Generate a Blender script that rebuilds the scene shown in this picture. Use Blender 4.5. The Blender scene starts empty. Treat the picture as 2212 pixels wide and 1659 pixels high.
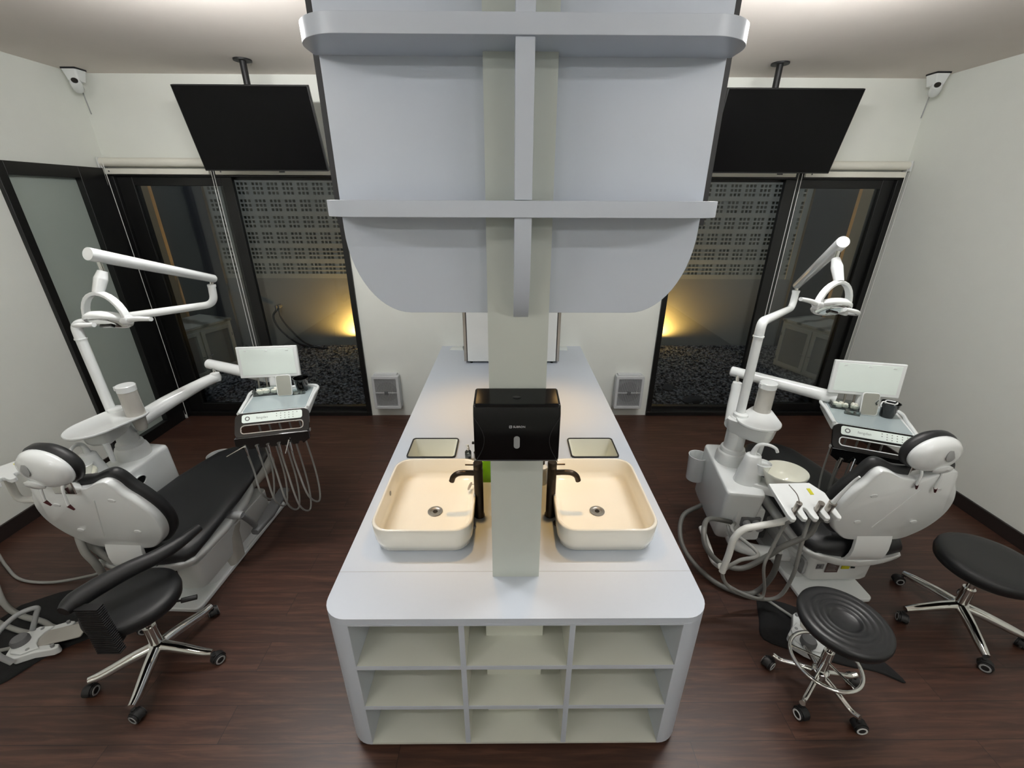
import bpy, bmesh, math, random
from mathutils import Vector, Matrix
random.seed(7)
C = bpy.context.scene.collection
S = bpy.context.scene
PI = math.pi
R_ = math.radians

# ------------------------------------------------------------------ camera
cam = bpy.data.cameras.new('camera'); cam_o = bpy.data.objects.new('camera', cam); C.objects.link(cam_o)
cam.sensor_fit = 'HORIZONTAL'; cam.sensor_width = 36.0; cam.lens = 36.0 * 920.08 / 2212.0
cam.clip_start = 0.05; cam.clip_end = 100
def cam_matrix(p, yw, r):
    f = Vector((math.sin(yw)*math.cos(p), math.cos(yw)*math.cos(p), -math.sin(p)))
    rt = Vector((math.cos(yw), -math.sin(yw), 0)); dn = f.cross(rt)
    rt2 = rt*math.cos(r) + dn*math.sin(r); dn2 = -rt*math.sin(r) + dn*math.cos(r)
    m = Matrix.Identity(4)
    for i in range(3):
        m[i][0] = rt2[i]; m[i][1] = -dn2[i]; m[i][2] = -f[i]
    m[0][3], m[1][3], m[2][3] = 0, 0, 2.0976
    return m
cam_o.matrix_world = cam_matrix(.4072, .0092, -.004)
S.camera = cam_o

# ------------------------------------------------------------------ world, exposure
w = bpy.data.worlds.new('night_sky'); S.world = w; w.use_nodes = True
w.node_tree.nodes['Background'].inputs[0].default_value = (.10, .115, .15, 1)
w.node_tree.nodes['Background'].inputs[1].default_value = 2.4
S.view_settings.view_transform = 'Standard'; S.view_settings.look = 'None'
S.view_settings.gamma = 1; S.view_settings.use_curve_mapping = False
S.view_settings.exposure = 0.45
S.cycles.use_denoising = True
S.cycles.max_bounces = 10; S.cycles.diffuse_bounces = 5; S.cycles.transparent_max_bounces = 16
S.cycles.caustics_reflective = False; S.cycles.caustics_refractive = False
S.cycles.sample_clamp_indirect = 6

# ------------------------------------------------------------------ lights of the room
def area(name, loc, sx, sy, power, col=(1, .985, .95), rot=(0, 0, 0), spread=PI):
    l = bpy.data.lights.new(name, 'AREA'); l.shape = 'RECTANGLE'; l.size = sx; l.size_y = sy
    l.energy = power; l.color = col; l.spread = spread
    o = bpy.data.objects.new(name, l); o.location = loc; o.rotation_euler = rot; C.objects.link(o); return o
LAMPS = [(-1.39, 2.045), (1.41, 2.0), (-1.7, -.25), (1.7, -.25), (-1.7, -2.0), (1.7, -2.0)]
def spot(name, loc, target, power, col, angle, blend=.6, size=.02):
    l = bpy.data.lights.new(name, 'SPOT'); l.energy = power; l.color = col; l.spot_size = angle; l.spot_blend = blend
    l.shadow_soft_size = size
    o = bpy.data.objects.new(name, l); o.location = loc; C.objects.link(o)
    d = Vector(target) - Vector(loc); o.rotation_euler = d.to_track_quat('-Z', 'Y').to_euler(); return o
WARM = (1, .62, .25)

# ------------------------------------------------------------------ materials
def new_mat(name):
    m = bpy.data.materials.new(name); m.use_nodes = True; return m, m.node_tree, m.node_tree.nodes['Principled BSDF']
def lin(c):
    return tuple((x/255/12.92 if x/255 <= .04045 else ((x/255+.055)/1.055)**2.4) for x in c)
def mat(name, rgb, rough=.5, metal=0., noise=.0, nscale=8., bump=0., bscale=200., coat=0., spec=.5, emis=None, estr=0., sub=0.):
    m, nt, b = new_mat(name); c = lin(rgb)
    b.inputs['Roughness'].default_value = rough; b.inputs['Metallic'].default_value = metal
    b.inputs['Coat Weight'].default_value = coat; b.inputs['Specular IOR Level'].default_value = spec
    tc = nt.nodes.new('ShaderNodeTexCoord')
    n = nt.nodes.new('ShaderNodeTexNoise'); n.inputs['Scale'].default_value = nscale; n.inputs['Detail'].default_value = 4
    nt.links.new(tc.outputs['Object'], n.inputs['Vector'])
    mx = nt.nodes.new('ShaderNodeMix'); mx.data_type = 'RGBA'
    k = noise if noise else .03
    mx.inputs[6].default_value = (*[x*(1-k) for x in c], 1); mx.inputs[7].default_value = (*[min(1, x*(1+k)) for x in c], 1)
    nt.links.new(n.outputs['Fac'], mx.inputs[0]); nt.links.new(mx.outputs[2], b.inputs['Base Color'])
    if bump:
        n2 = nt.nodes.new('ShaderNodeTexNoise'); n2.inputs['Scale'].default_value = bscale; n2.inputs['Detail'].default_value = 3
        nt.links.new(tc.outputs['Object'], n2.inputs['Vector'])
        bp = nt.nodes.new('ShaderNodeBump'); bp.inputs['Strength'].default_value = bump; bp.inputs['Distance'].default_value = .002
        nt.links.new(n2.outputs['Fac'], bp.inputs['Height']); nt.links.new(bp.outputs['Normal'], b.inputs['Normal'])
    if emis:
        b.inputs['Emission Color'].default_value = (*lin(emis), 1); b.inputs['Emission Strength'].default_value = estr
    return m
M = {}
M['wall'] = mat('wall_paint', (230, 232, 225), .85, noise=.02, bump=.15, bscale=350)
M['ceil'] = mat('ceiling_paint', (226, 218, 210), .9, noise=.02)
M['lam'] = mat('white_laminate', (199, 206, 216), .33, noise=.01, nscale=60)
M['lam_in'] = mat('cream_laminate', (212, 214, 203), .45, noise=.01, nscale=60)
M['seam'] = mat('laminate_seam', (150, 145, 138), .7)
M['pillar'] = mat('pillar_paint', (196, 201, 193), .6, noise=.02)
M['edge'] = mat('black_edge_strip', (22, 22, 24), .5)
M['frame'] = mat('black_window_frame', (14, 14, 14), .35)
M['skirt'] = mat('dark_skirting', (34, 27, 25), .45)
M['plas'] = mat('gloss_white_plastic', (226, 229, 228), .22, coat=.4)
M['plasm'] = mat('satin_white_plastic', (214, 216, 214), .38)
M['cream'] = mat('cream_ceramic', (232, 232, 219), .12, coat=.6)
M['cer'] = mat('basin_ceramic', (232, 229, 218), .10, coat=.7)
M['leather'] = mat('black_leather', (20, 21, 23), .42, bump=.25, bscale=900)
M['vinyl'] = mat('black_vinyl_ridged', (24, 25, 27), .38)
M['blk'] = mat('gloss_black_plastic', (8, 8, 9), .08, coat=1.)
M['blk2'] = mat('black_dispenser_plastic', (9, 9, 10), .16, spec=.3)
M['blkm'] = mat('matte_black_plastic', (18, 18, 19), .5)
M['screen'] = mat('tv_screen', (7, 7, 8), .22, spec=.15)
M['chrome'] = mat('chrome', (225, 225, 222), .08, metal=1.)
M['steel'] = mat('brushed_steel', (170, 165, 158), .3, metal=1.)
M['black_metal'] = mat('brushed_black_metal', (62, 54, 47), .28, metal=.9, noise=.25, nscale=25)
M['hose'] = mat('grey_hose_rubber', (138, 138, 134), .5)
M['hosed'] = mat('dark_grey_hose_rubber', (98, 98, 94), .5)
M['grey'] = mat('grey_plastic', (98, 99, 100), .45)
M['lgrey'] = mat('light_grey_plastic', (150, 152, 152), .45)
M['rug'] = mat('black_mat_fabric', (17, 17, 18), .95, bump=.8, bscale=500)
M['glassmat'] = mat('tray_mat_glass', (165, 178, 180), .15, coat=.5)
M['red'] = mat('dark_red_tip', (70, 22, 24), .4)
M['yellow'] = mat('yellow_sticker', (190, 185, 30), .5)
M['brownlab'] = mat('brown_rating_plate', (84, 66, 64), .5)
M['green'] = mat('green_sticker', (28, 62, 54), .5)
M['greylab'] = mat('grey_ce_plate', (128, 128, 130), .4)
M['ink'] = mat('dark_ink', (30, 30, 34), .6)
M['inkl'] = mat('pale_grey_ink', (150, 158, 152), .6)
M['logo'] = mat('silver_logo', (175, 175, 178), .4)
M['beige'] = mat('beige_plaster', (206, 180, 138), .9, noise=.05)
M['outwall'] = mat('outdoor_render', (150, 148, 140), .95, noise=.08, nscale=3)
M['outdark'] = mat('dark_outdoor_wall', (74, 74, 74), .9, noise=.08)
M['perf'] = mat('breeze_block', (176, 174, 160), .95, noise=.12, nscale=6)
M['cab'] = mat('outdoor_cabinet_paint', (200, 196, 178), .6, noise=.06)
M['cabp'] = mat('outdoor_cabinet_panel', (150, 147, 136), .6)
M['towel'] = mat('paper_towel', (215, 220, 216), .9, bump=.5, bscale=60)
M['socket'] = mat('white_fan_plastic', (205, 207, 208), .4)
M['fanin'] = mat('fan_shadow_grey', (48, 50, 52), .6)
M['blind'] = mat('blind_fabric', (228, 226, 214), .8)
M['cord'] = mat('white_cord', (225, 225, 220), .6)
M['skin_film'] = mat('cloudy_protective_film', (176, 173, 165), .25, noise=.12, nscale=9, coat=.3)
M['tubew'] = mat('ivory_enamel', (218, 218, 212), .3)
def emissive(name, rgb, s):
    m, nt, b = new_mat(name)
    b.inputs['Base Color'].default_value = (.9, .9, .9, 1); b.inputs['Emission Color'].default_value = (*rgb, 1)
    b.inputs['Emission Strength'].default_value = s; return m
M['led'] = emissive('led_tube', (1, .995, .985), 118)
M['led2'] = emissive('led_tube_dimmed', (1, .995, .985), 40)  # unseen rear tubes, dimmed to keep camera-facing surfaces darker
M['ledwarm'] = emissive('warm_downlight_lens', WARM, 8)
def marble():
    m, nt, b = new_mat('marble_top'); tc = nt.nodes.new('ShaderNodeTexCoord')
    wv = nt.nodes.new('ShaderNodeTexWave'); wv.inputs['Scale'].default_value = 1.2; wv.inputs['Distortion'].default_value = 9
    wv.inputs['Detail'].default_value = 3; cr = nt.nodes.new('ShaderNodeValToRGB')
    cr.color_ramp.elements[0].color = (*lin((120, 116, 100)), 1); cr.color_ramp.elements[1].color = (*lin((205, 200, 180)), 1)
    cr.color_ramp.elements[1].position = .4
    nt.links.new(tc.outputs['Object'], wv.inputs['Vector']); nt.links.new(wv.outputs['Fac'], cr.inputs[0])
    nt.links.new(cr.outputs[0], b.inputs['Base Color']); b.inputs['Roughness'].default_value = .3; return m
M['marble'] = marble()
def floor_mat():
    m, nt, b = new_mat('dark_wood_planks'); N = nt.nodes; L = nt.links
    tc = N.new('ShaderNodeTexCoord')
    br = N.new('ShaderNodeTexBrick'); br.inputs['Scale'].default_value = 1
    br.inputs['Brick Width'].default_value = 1.22; br.inputs['Row Height'].default_value = .15
    br.inputs['Mortar Size'].default_value = .0012; br.offset = .37
    br.inputs['Color1'].default_value = (.0, 0, 0, 1); br.inputs['Color2'].default_value = (1, 1, 1, 1); br.inputs['Mortar'].default_value = (.5, .5, .5, 1)
    L.new(tc.outputs['Object'], br.inputs['Vector'])
    mp = N.new('ShaderNodeMapping'); mp.inputs['Scale'].default_value = (1.6, 26, 1)
    L.new(tc.outputs['Object'], mp.inputs['Vector'])
    add = N.new('ShaderNodeVectorMath'); add.operation = 'ADD'
    sc = N.new('ShaderNodeVectorMath'); sc.operation = 'SCALE'; sc.inputs['Scale'].default_value = 7
    L.new(br.outputs['Color'], sc.inputs[0]); L.new(mp.outputs[0], add.inputs[0]); L.new(sc.outputs[0], add.inputs[1])
    n1 = N.new('ShaderNodeTexNoise'); n1.inputs['Scale'].default_value = 1.6; n1.inputs['Detail'].default_value = 8; n1.inputs['Roughness'].default_value = .65
    n1.inputs['Distortion'].default_value = .6
    L.new(add.outputs[0], n1.inputs['Vector'])
    cr = N.new('ShaderNodeValToRGB'); e = cr.color_ramp.elements
    e[0].position = .28; e[0].color = (*lin((46, 28, 22)), 1); e[1].position = .75; e[1].color = (*lin((94, 64, 50)), 1)
    e2 = cr.color_ramp.elements.new(.5); e2.color = (*lin((64, 41, 32)), 1)
    L.new(n1.outputs['Fac'], cr.inputs[0])
    hs = N.new('ShaderNodeHueSaturation'); L.new(cr.outputs[0], hs.inputs['Color'])
    mr = N.new('ShaderNodeMapRange'); mr.inputs[3].default_value = .9; mr.inputs[4].default_value = 1.1
    sep = N.new('ShaderNodeSeparateColor'); L.new(br.outputs['Color'], sep.inputs[0]); L.new(sep.outputs[0], mr.inputs[0]); L.new(mr.outputs[0], hs.inputs['Value'])
    mx = N.new('ShaderNodeMix'); mx.data_type = 'RGBA'; mx.inputs[7].default_value = (*lin((25, 16, 13)), 1)
    L.new(br.outputs['Fac'], mx.inputs[0]); L.new(hs.outputs[0], mx.inputs[6]); L.new(mx.outputs[2], b.inputs['Base Color'])
    b.inputs['Roughness'].default_value = .42
    bp = N.new('ShaderNodeBump'); bp.inputs['Strength'].default_value = .12; bp.inputs['Distance'].default_value = .002
    L.new(n1.outputs['Fac'], bp.inputs['Height']); L.new(bp.outputs[0], b.inputs['Normal']); return m
M['floor'] = floor_mat()
def gravel_mat():
    m, nt, b = new_mat('gravel_stone'); N = nt.nodes; L = nt.links; tc = N.new('ShaderNodeTexCoord')
    v = N.new('ShaderNodeTexVoronoi'); v.inputs['Scale'].default_value = 28; L.new(tc.outputs['Object'], v.inputs['Vector'])
    cr = N.new('ShaderNodeValToRGB'); cr.color_ramp.elements[0].color = (*lin((205, 200, 182)), 1); cr.color_ramp.elements[1].color = (*lin((70, 68, 62)), 1)
    cr.color_ramp.elements[1].position = .7
    L.new(v.outputs['Distance'], cr.inputs[0])
    mx = N.new('ShaderNodeMix'); mx.data_type = 'RGBA'; mx.blend_type = 'MULTIPLY'; mx.inputs[0].default_value = .35
    L.new(cr.outputs[0], mx.inputs[6]); L.new(v.outputs['Color'], mx.inputs[7])
    hs = N.new('ShaderNodeHueSaturation'); hs.inputs['Saturation'].default_value = .15; L.new(mx.outputs[2], hs.inputs['Color'])
    L.new(hs.outputs[0], b.inputs['Base Color']); b.inputs['Roughness'].default_value = .95
    bp = N.new('ShaderNodeBump'); bp.invert = True; bp.inputs['Strength'].default_value = 1; bp.inputs['Distance'].default_value = .03
    L.new(v.outputs['Distance'], bp.inputs['Height']); L.new(bp.outputs[0], b.inputs['Normal']); return m
M['gravel'] = gravel_mat()
def glass_mat(name, tint, gloss_rough=0., refl=1.0):
    m = bpy.data.materials.new(name); m.use_nodes = True; nt = m.node_tree; nt.nodes.clear()
    o = nt.nodes.new('ShaderNodeOutputMaterial'); t = nt.nodes.new('ShaderNodeBsdfTransparent'); t.inputs[0].default_value = (*tint, 1)
    g = nt.nodes.new('ShaderNodeBsdfGlossy'); g.inputs['Roughness'].default_value = gloss_rough
    f = nt.nodes.new('ShaderNodeFresnel'); f.inputs[0].default_value = 1.5
    mt = nt.nodes.new('ShaderNodeMath'); mt.operation = 'MULTIPLY'; mt.inputs[1].default_value = refl
    mx = nt.nodes.new('ShaderNodeMixShader'); nt.links.new(f.outputs[0], mt.inputs[0]); nt.links.new(mt.outputs[0], mx.inputs[0])
    nt.links.new(t.outputs[0], mx.inputs[1]); nt.links.new(g.outputs[0], mx.inputs[2]); nt.links.new(mx.outputs[0], o.inputs[0]); return m
M['glass'] = glass_mat('window_glass', (.78, .80, .78), 0, .9)
M['clear'] = glass_mat('clear_plastic', (.85, .88, .87), .05, 1.6)
M['smoke'] = glass_mat('smoked_plastic', (.22, .23, .24), .05, 1.6)
def soap():
    m, nt, b = new_mat('green_soap_liquid'); b.inputs['Base Color'].default_value = (*lin((150, 225, 40)), 1)
    b.inputs['Roughness'].default_value = .15; b.inputs['Transmission Weight'].default_value = .5; return m
M['soap'] = soap()
def frosted():
    m, nt, b = new_mat('frosted_glass'); N = nt.nodes; tc = N.new('ShaderNodeTexCoord')
    n = N.new('ShaderNodeTexNoise'); n.inputs['Scale'].default_value = 1.2; nt.links.new(tc.outputs['Object'], n.inputs[0])
    cr = N.new('ShaderNodeValToRGB'); cr.color_ramp.elements[0].color = (*lin((160, 172, 164)), 1); cr.color_ramp.elements[1].color = (*lin((186, 196, 188)), 1)
    nt.links.new(n.outputs[0], cr.inputs[0]); nt.links.new(cr.outputs[0], b.inputs['Base Color'])
    b.inputs['Roughness'].default_value = .45; b.inputs['Transmission Weight'].default_value = .15; return m
M['frost'] = frosted()
M['mirror'] = mat('mirror_glass', (200, 202, 198), .03, metal=1.)
M['panel_white'] = mat('control_panel_white', (228, 238, 232), .3)  # plain white base colour without emission

# ------------------------------------------------------------------ mesh helpers
class MB:
    def __init__(s): s.v = []; s.f = []
    def add(s, vs, fs):
        o = len(s.v); s.v += [Vector(v) for v in vs]; s.f += [[i+o for i in f] for f in fs]; return s
    def xf(s, m, start=0):
        for i in range(start, len(s.v)): s.v[i] = m @ s.v[i]
        return s
    def box(s, x0, x1, y0, y1, z0, z1):
        return s.add([(x0,y0,z0),(x1,y0,z0),(x1,y1,z0),(x0,y1,z0),(x0,y0,z1),(x1,y0,z1),(x1,y1,z1),(x0,y1,z1)],
                     [(3,2,1,0),(4,5,6,7),(0,1,5,4),(1,2,6,5),(2,3,7,6),(3,0,4,7)])
    def loft(s, rings, cap=True):
        n = len(rings[0]); o = len(s.v)
        for r in rings: s.v += [Vector(p) for p in r]
        for k in range(len(rings)-1):
            for i in range(n):
                j = (i+1) % n; s.f.append([o+k*n+i, o+k*n+j, o+(k+1)*n+j, o+(k+1)*n+i])
        if cap:
            s.f.append([o+i for i in range(n)][::-1]); s.f.append([o+(len(rings)-1)*n+i for i in range(n)])
        return s
    def prism(s, pts, z0, z1, m=None):
        st = len(s.v); s.loft([[(x, y, z0) for x, y in pts], [(x, y, z1) for x, y in pts]])
        if m: s.xf(m, st)
        return s
    def cyl(s, p0, p1, r0, r1=None, n=20, cap=True):
        if r1 is None: r1 = r0
        p0, p1 = Vector(p0), Vector(p1); d = (p1-p0).normalized()
        a = Vector((0, 0, 1)) if abs(d.z) < .9 else Vector((1, 0, 0)); u = d.cross(a).normalized(); v = u.cross(d)
        ang = [2*PI*i/n for i in range(n)]
        # orientation so that faces point outwards
        return s.loft([[p0 + (u*math.cos(t) - v*math.sin(t))*r0 for t in ang], [p1 + (u*math.cos(t) - v*math.sin(t))*r1 for t in ang]], cap)
    def lathe(s, prof, c=(0, 0, 0), n=32, sx=1., sy=1., m=None, closed_top=True):
        st = len(s.v); rings = []
        for r, z in prof:
            r = max(r, .0004); rings.append([(c[0]+r*sx*math.cos(2*PI*i/n), c[1]+r*sy*math.sin(2*PI*i/n), c[2]+z) for i in range(n)])
        s.loft(rings, True)
        if m: s.xf(m, st)
        return s
    def torus(s, prof, c=(0, 0, 0), n=48, m=None):
        st = len(s.v); k = len(prof)
        for i in range(n):
            a = 2*PI*i/n; s.v += [Vector((c[0]+r*math.cos(a), c[1]+r*math.sin(a), c[2]+z)) for r, z in prof]
        for i in range(n):
            j = (i+1) % n
            for q in range(k): s.f.append([st+i*k+q, st+j*k+q, st+j*k+(q+1) % k, st+i*k+(q+1) % k])
        if m: s.xf(m, st)
        return s
    def pipe(s, pts, r, fil=.05, n=16, rad=None):
        P = [Vector(p) for p in pts]; out = [P[0]]; rr = [rad[0] if rad else r]
        for i in range(1, len(P)-1):
            a, b = P[i-1]-P[i], P[i+1]-P[i]; f = min(fil, a.length*.48, b.length*.48)
            p0, p2 = P[i]+a.normalized()*f, P[i]+b.normalized()*f
            for k in range(9):
                t = k/8; out.append(p0*(1-t)**2+P[i]*2*t*(1-t)+p2*t*t); rr.append(rad[i] if rad else r)
        out.append(P[-1]); rr.append(rad[-1] if rad else r)
        return s.tube(out, r, n=n, smooth=False, rad=rr)
    def tube(s, pts, r, n=10, sub=6, smooth=True, rad=None):
        P = [Vector(p) for p in pts]
        if smooth and len(P) > 2: P, rr = catmull(P, sub, rad)
        else: rr = rad
        rings = []; up = None
        for i, p in enumerate(P):
            d = (P[min(i+1, len(P)-1)] - P[max(i-1, 0)]).normalized()
            if up is None:
                a = Vector((0, 0, 1)) if abs(d.z) < .9 else Vector((1, 0, 0)); up = d.cross(a).normalized()
            up = (up - d*up.dot(d)).normalized(); v = up.cross(d)
            q = rr[i] if rr else r
            rings.append([p + (up*math.cos(2*PI*k/n) - v*math.sin(2*PI*k/n))*q for k in range(n)])
        return s.loft(rings)
    def build(s, name, m, parent=None, bevel=0., seg=3, sub=0, sharp=38, mx=None, **tags):
        me = bpy.data.meshes.new(name)
        vs = [(mx @ v) if mx else v for v in s.v]
        me.from_pydata([tuple(v) for v in vs], [], s.f); me.validate(); me.update()
        bm = bmesh.new(); bm.from_mesh(me); bmesh.ops.recalc_face_normals(bm, faces=bm.faces); bm.to_mesh(me); bm.free()
        me.materials.append(M[m] if isinstance(m, str) else m)
        for p in me.polygons: p.use_smooth = True
        if not bevel and not sub: me.set_sharp_from_angle(angle=R_(sharp))
        o = bpy.data.objects.new(name, me); C.objects.link(o)
        if parent: o.parent = parent
        if bevel:
            b = o.modifiers.new('bevel', 'BEVEL'); b.width = bevel; b.segments = seg; b.limit_method = 'ANGLE'; b.angle_limit = R_(32); b.harden_normals = True
        if sub:
            u = o.modifiers.new('subdivision', 'SUBSURF'); u.levels = sub; u.render_levels = sub
        for k, v in tags.items(): o[k] = v
        return o
def catmull(P, sub, rad=None):
    out = []; rr = []
    for i in range(len(P)-1):
        p0 = P[i-1] if i else P[0]*2-P[1]; p1 = P[i]; p2 = P[i+1]; p3 = P[i+2] if i+2 < len(P) else P[-1]*2-P[-2]
        for k in range(sub):
            t = k/sub
            out.append(.5*((2*p1) + (p2-p0)*t + (2*p0-5*p1+4*p2-p3)*t*t + (3*p1-p0-3*p2+p3)*t**3))
            if rad: rr.append(rad[i]*(1-t)+rad[i+1]*t)
    out.append(P[-1])
    if rad: rr.append(rad[-1])
    return out, (rr if rad else None)
def rrect(x0, x1, y0, y1, r, n=6):
    pts = []
    for cx, cy, a in ((x1-r, y0+r, -90), (x1-r, y1-r, 0), (x0+r, y1-r, 90), (x0+r, y0+r, 180)):
        for i in range(n+1):
            t = R_(a + 90*i/n); pts.append((cx+r*math.cos(t), cy+r*math.sin(t)))
    return pts
def frame_loop(mb, outer, inner, z0, z1):
    n = len(outer); o = len(mb.v)
    for pts, z in ((outer, z0), (inner, z0), (outer, z1), (inner, z1)): mb.v += [Vector((x, y, z)) for x, y in pts]
    for i in range(n):
        j = (i+1) % n
        mb.f += [[o+i, o+j, o+n+j, o+n+i][::-1], [o+2*n+i, o+2*n+j, o+3*n+j, o+3*n+i], [o+i, o+j, o+2*n+j, o+2*n+i], [o+n+i, o+n+j, o+3*n+j, o+3*n+i][::-1]]
    return mb
def T(x=0, y=0, z=0, rz=0, rx=0, ry=0):
    return Matrix.Translation((x, y, z)) @ Matrix.Rotation(rz, 4, 'Z') @ Matrix.Rotation(ry, 4, 'Y') @ Matrix.Rotation(rx, 4, 'X')
# plane mapping: (u,v,depth) -> world, u right, v up, depth toward -y
VERT = Matrix(((1, 0, 0, 0), (0, 0, -1, 0), (0, 1, 0, 0), (0, 0, 0, 1)))
def thing(name, label, cat, loc=(0, 0, 0), rz=0, group=None):
    o = bpy.data.objects.new(name, None); o.empty_display_size = .1; o.location = loc; o.rotation_euler = (0, 0, rz); C.objects.link(o)
    o['label'] = label; o['category'] = cat
    if group: o['group'] = group
    return o
def tag(o, label, cat, group=None):
    o['label'] = label; o['category'] = cat
    if group: o['group'] = group
    return o
def struct(o): o['kind'] = 'structure'; return o
def text(body, size, m, mtl, name, parent, ext=.0004, align='CENTER', bold=0.):
    cu = bpy.data.curves.new(name, 'FONT'); cu.body = body; cu.size = size; cu.extrude = ext; cu.align_x = align; cu.align_y = 'CENTER'; cu.offset = bold
    tmp = bpy.data.objects.new(name+'_tmp', cu); C.objects.link(tmp)
    bpy.context.view_layer.update()
    me = bpy.data.meshes.new_from_object(tmp.evaluated_get(bpy.context.evaluated_depsgraph_get()))
    bpy.data.objects.remove(tmp)
    for v in me.vertices: v.co = m @ v.co
    me.materials.clear(); me.materials.append(M[mtl]); o = bpy.data.objects.new(name, me); C.objects.link(o)
    if parent: o.parent = parent
    return o
def copy_tree(o, parent=None):
    c = o.copy(); C.objects.link(c); c.parent = parent
    for ch in [x for x in bpy.data.objects if x.parent == o]: copy_tree(ch, c)
    return c

# ================================================================== ROOM
WX, YB, ZC, Y0 = 3.38, 4.03, 2.995, -3.2
struct(MB().box(-WX-.2, WX+.2, Y0-.2, YB+.15, -.08, 0).build('floor', 'floor'))
struct(MB().box(-WX-.2, WX+.2, Y0-.2, YB+.2, ZC, ZC+.1).build('ceiling', 'ceil'))
struct(MB().box(WX, WX+.15, Y0, YB+.15, 0, ZC).build('wall_right', 'wall'))
struct(MB().box(-WX-.15, -WX, Y0, 3.14, 0, ZC).box(-WX-.15, -WX, 3.14, YB+.15, 2.33, ZC).build('wall_left', 'wall'))
struct(MB().box(-WX-.15, WX+.15, Y0-.15, Y0, 0, ZC).build('wall_front', 'wall'))
struct(MB().box(-WX, WX, YB, YB+.15, 2.32, ZC).box(-1.44, 1.457, YB, YB+.15, 0, 2.32).build('wall_back', 'wall'))
struct(MB().box(WX-.016, WX, Y0, YB, 0, .1).build('baseboard_right', 'skirt', bevel=.003))
struct(MB().box(-WX, -WX+.016, Y0, 3.14, 0, .1).build('baseboard_left', 'skirt', bevel=.003))

# left wall: black framed frosted glass door
d = MB(); d.box(-WX-.10, -WX+.03, 3.14, 3.20, 0, 2.33).box(-WX-.10, -WX+.03, 3.735, YB, 0, 2.33).box(-WX-.10, -WX+.03, 3.20, 3.735, 2.245, 2.33).box(-WX-.10, -WX+.03, 3.20, 3.735, 0, .10)
dr = struct(d.build('door_1', 'frame', bevel=.003))
MB().box(-WX-.04, -WX-.02, 3.20, 3.735, .1, 2.245).build('glass_pane', 'frost', dr)

# back windows
def window(n, x0, x1, xm0, xm1, outer_right):
    # x0..x1 opening, mullion xm0..xm1, the sliding panel is on the outer side
    f = MB(); y0, y1 = YB-.02, YB+.11
    f.box(x0, x1, y0, y1, 2.27, 2.32).box(x0, x1, y0, y1, 0, .045)
    f.box(x0, x0+.05, y0, y1, .045, 2.27).box(x1-.05, x1, y0, y1, .045, 2.27)
    w_ = struct(f.build('window_%d' % n, 'frame', bevel=.003))
    a, b = (xm0, x1-.05) if outer_right else (x0+.05, xm1)
    g, h = (x0+.05, xm1) if outer_right else (xm0, x1-.05)
    p = MB(); st = .16 if True else .1
    if outer_right:
        p.box(b-.10, b, y0+.03, y1-.03, .045, 2.27).box(a, a+.09, y0+.03, y1-.06, .045, 2.27); ga, gb = a+.09, b-.10
    else:
        p.box(a, a+.13, y0+.03, y1-.03, .045, 2.27).box(b-.09, b, y0+.03, y1-.06, .045, 2.27); ga, gb = a+.13, b-.09
    p.box(ga, gb, y0+.03, y1-.06, 2.20, 2.27).box(ga, gb, y0+.03, y1-.06, .045, .13)
    s_ = p.build('sliding_sash', 'frame', w_, bevel=.003)
    MB().box(ga, gb, y0+.05, y0+.058, .13, 2.20).build('glass_pane', 'glass', s_)
    q = MB()
    if outer_right: q.box(h-.08, h, y0+.08, y1, .045, 2.27).box(g, g+.012, y0+.08, y1, .045, 2.27); ha, hb = g+.012, h-.08
    else: q.box(g, g+.08, y0+.08, y1, .045, 2.27).box(h-.012, h, y0+.08, y1, .045, 2.27); ha, hb = g+.08, h-.012
    q.box(ha, hb, y0+.08, y1, 2.25, 2.27).box(ha, hb, y0+.08, y1, .045, .075)
    t_ = q.build('fixed_sash', 'frame', w_, bevel=.002)
    MB().box(ha, hb, y0+.10, y0+.108, .075, 2.25).build('glass_pane', 'glass', t_)
window(1, -WX, -1.44, -2.50, -2.36, False)
window(2, 1.457, WX, 2.39, 2.55, True)

# roller blinds
def blind(x0, x1, cord_x, side, label, nm='roller_blind'):
    t = thing(nm, label, 'blind', ((x0+x1)/2, YB-.05, 2.37), 0, 'rolled-up roller blinds above the windows')
    ox = (x0+x1)/2
    MB().cyl((x0-ox, 0, .005), (x1-ox, 0, .005), .033, n=24).build('blind_roll', 'blind', t)
    MB().box(x0-ox, x1-ox, -.016, .010, -.085, -.042).build('bottom_rail', 'blind', t, bevel=.004)
    for q in (x0-ox-.012, x1-ox): MB().box(q, q+.012, -.035, .045, -.04, .04).build('bracket', 'plasm', t, bevel=.003)
    MB().cyl((x0-ox+.05, -.016, -.063), (x0-ox+.05, -.019, -.063), .006, n=12).build('rail_screw', 'grey', t)
    if cord_x is not None:
        cx = cord_x-ox; L = side
        MB().tube([(cx-.012, -.02, .02), (cx-.014, -.025, -1.0), (cx-.013, -.03, -L+.08), (cx, -.03, -L), (cx+.013, -.03, -L+.08), (cx+.016, -.03, -1.0), (cx+.012, -.03, .02)], .0028, n=6, sub=8).build('pull_cord', 'cord', t)
blind(-3.36, -2.49, -3.34, 2.32, 'white roller blind rolled up above the left window, nearest the frosted door')
blind(-2.44, -1.47, -2.455, 1.75, 'white roller blind rolled up behind the left television')
blind(1.49, 2.42, 2.45, 2.28, 'white roller blind rolled up behind the right television')
blind(2.50, 3.35, 3.352, 2.28, 'white roller blind rolled up in the far right corner')

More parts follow.
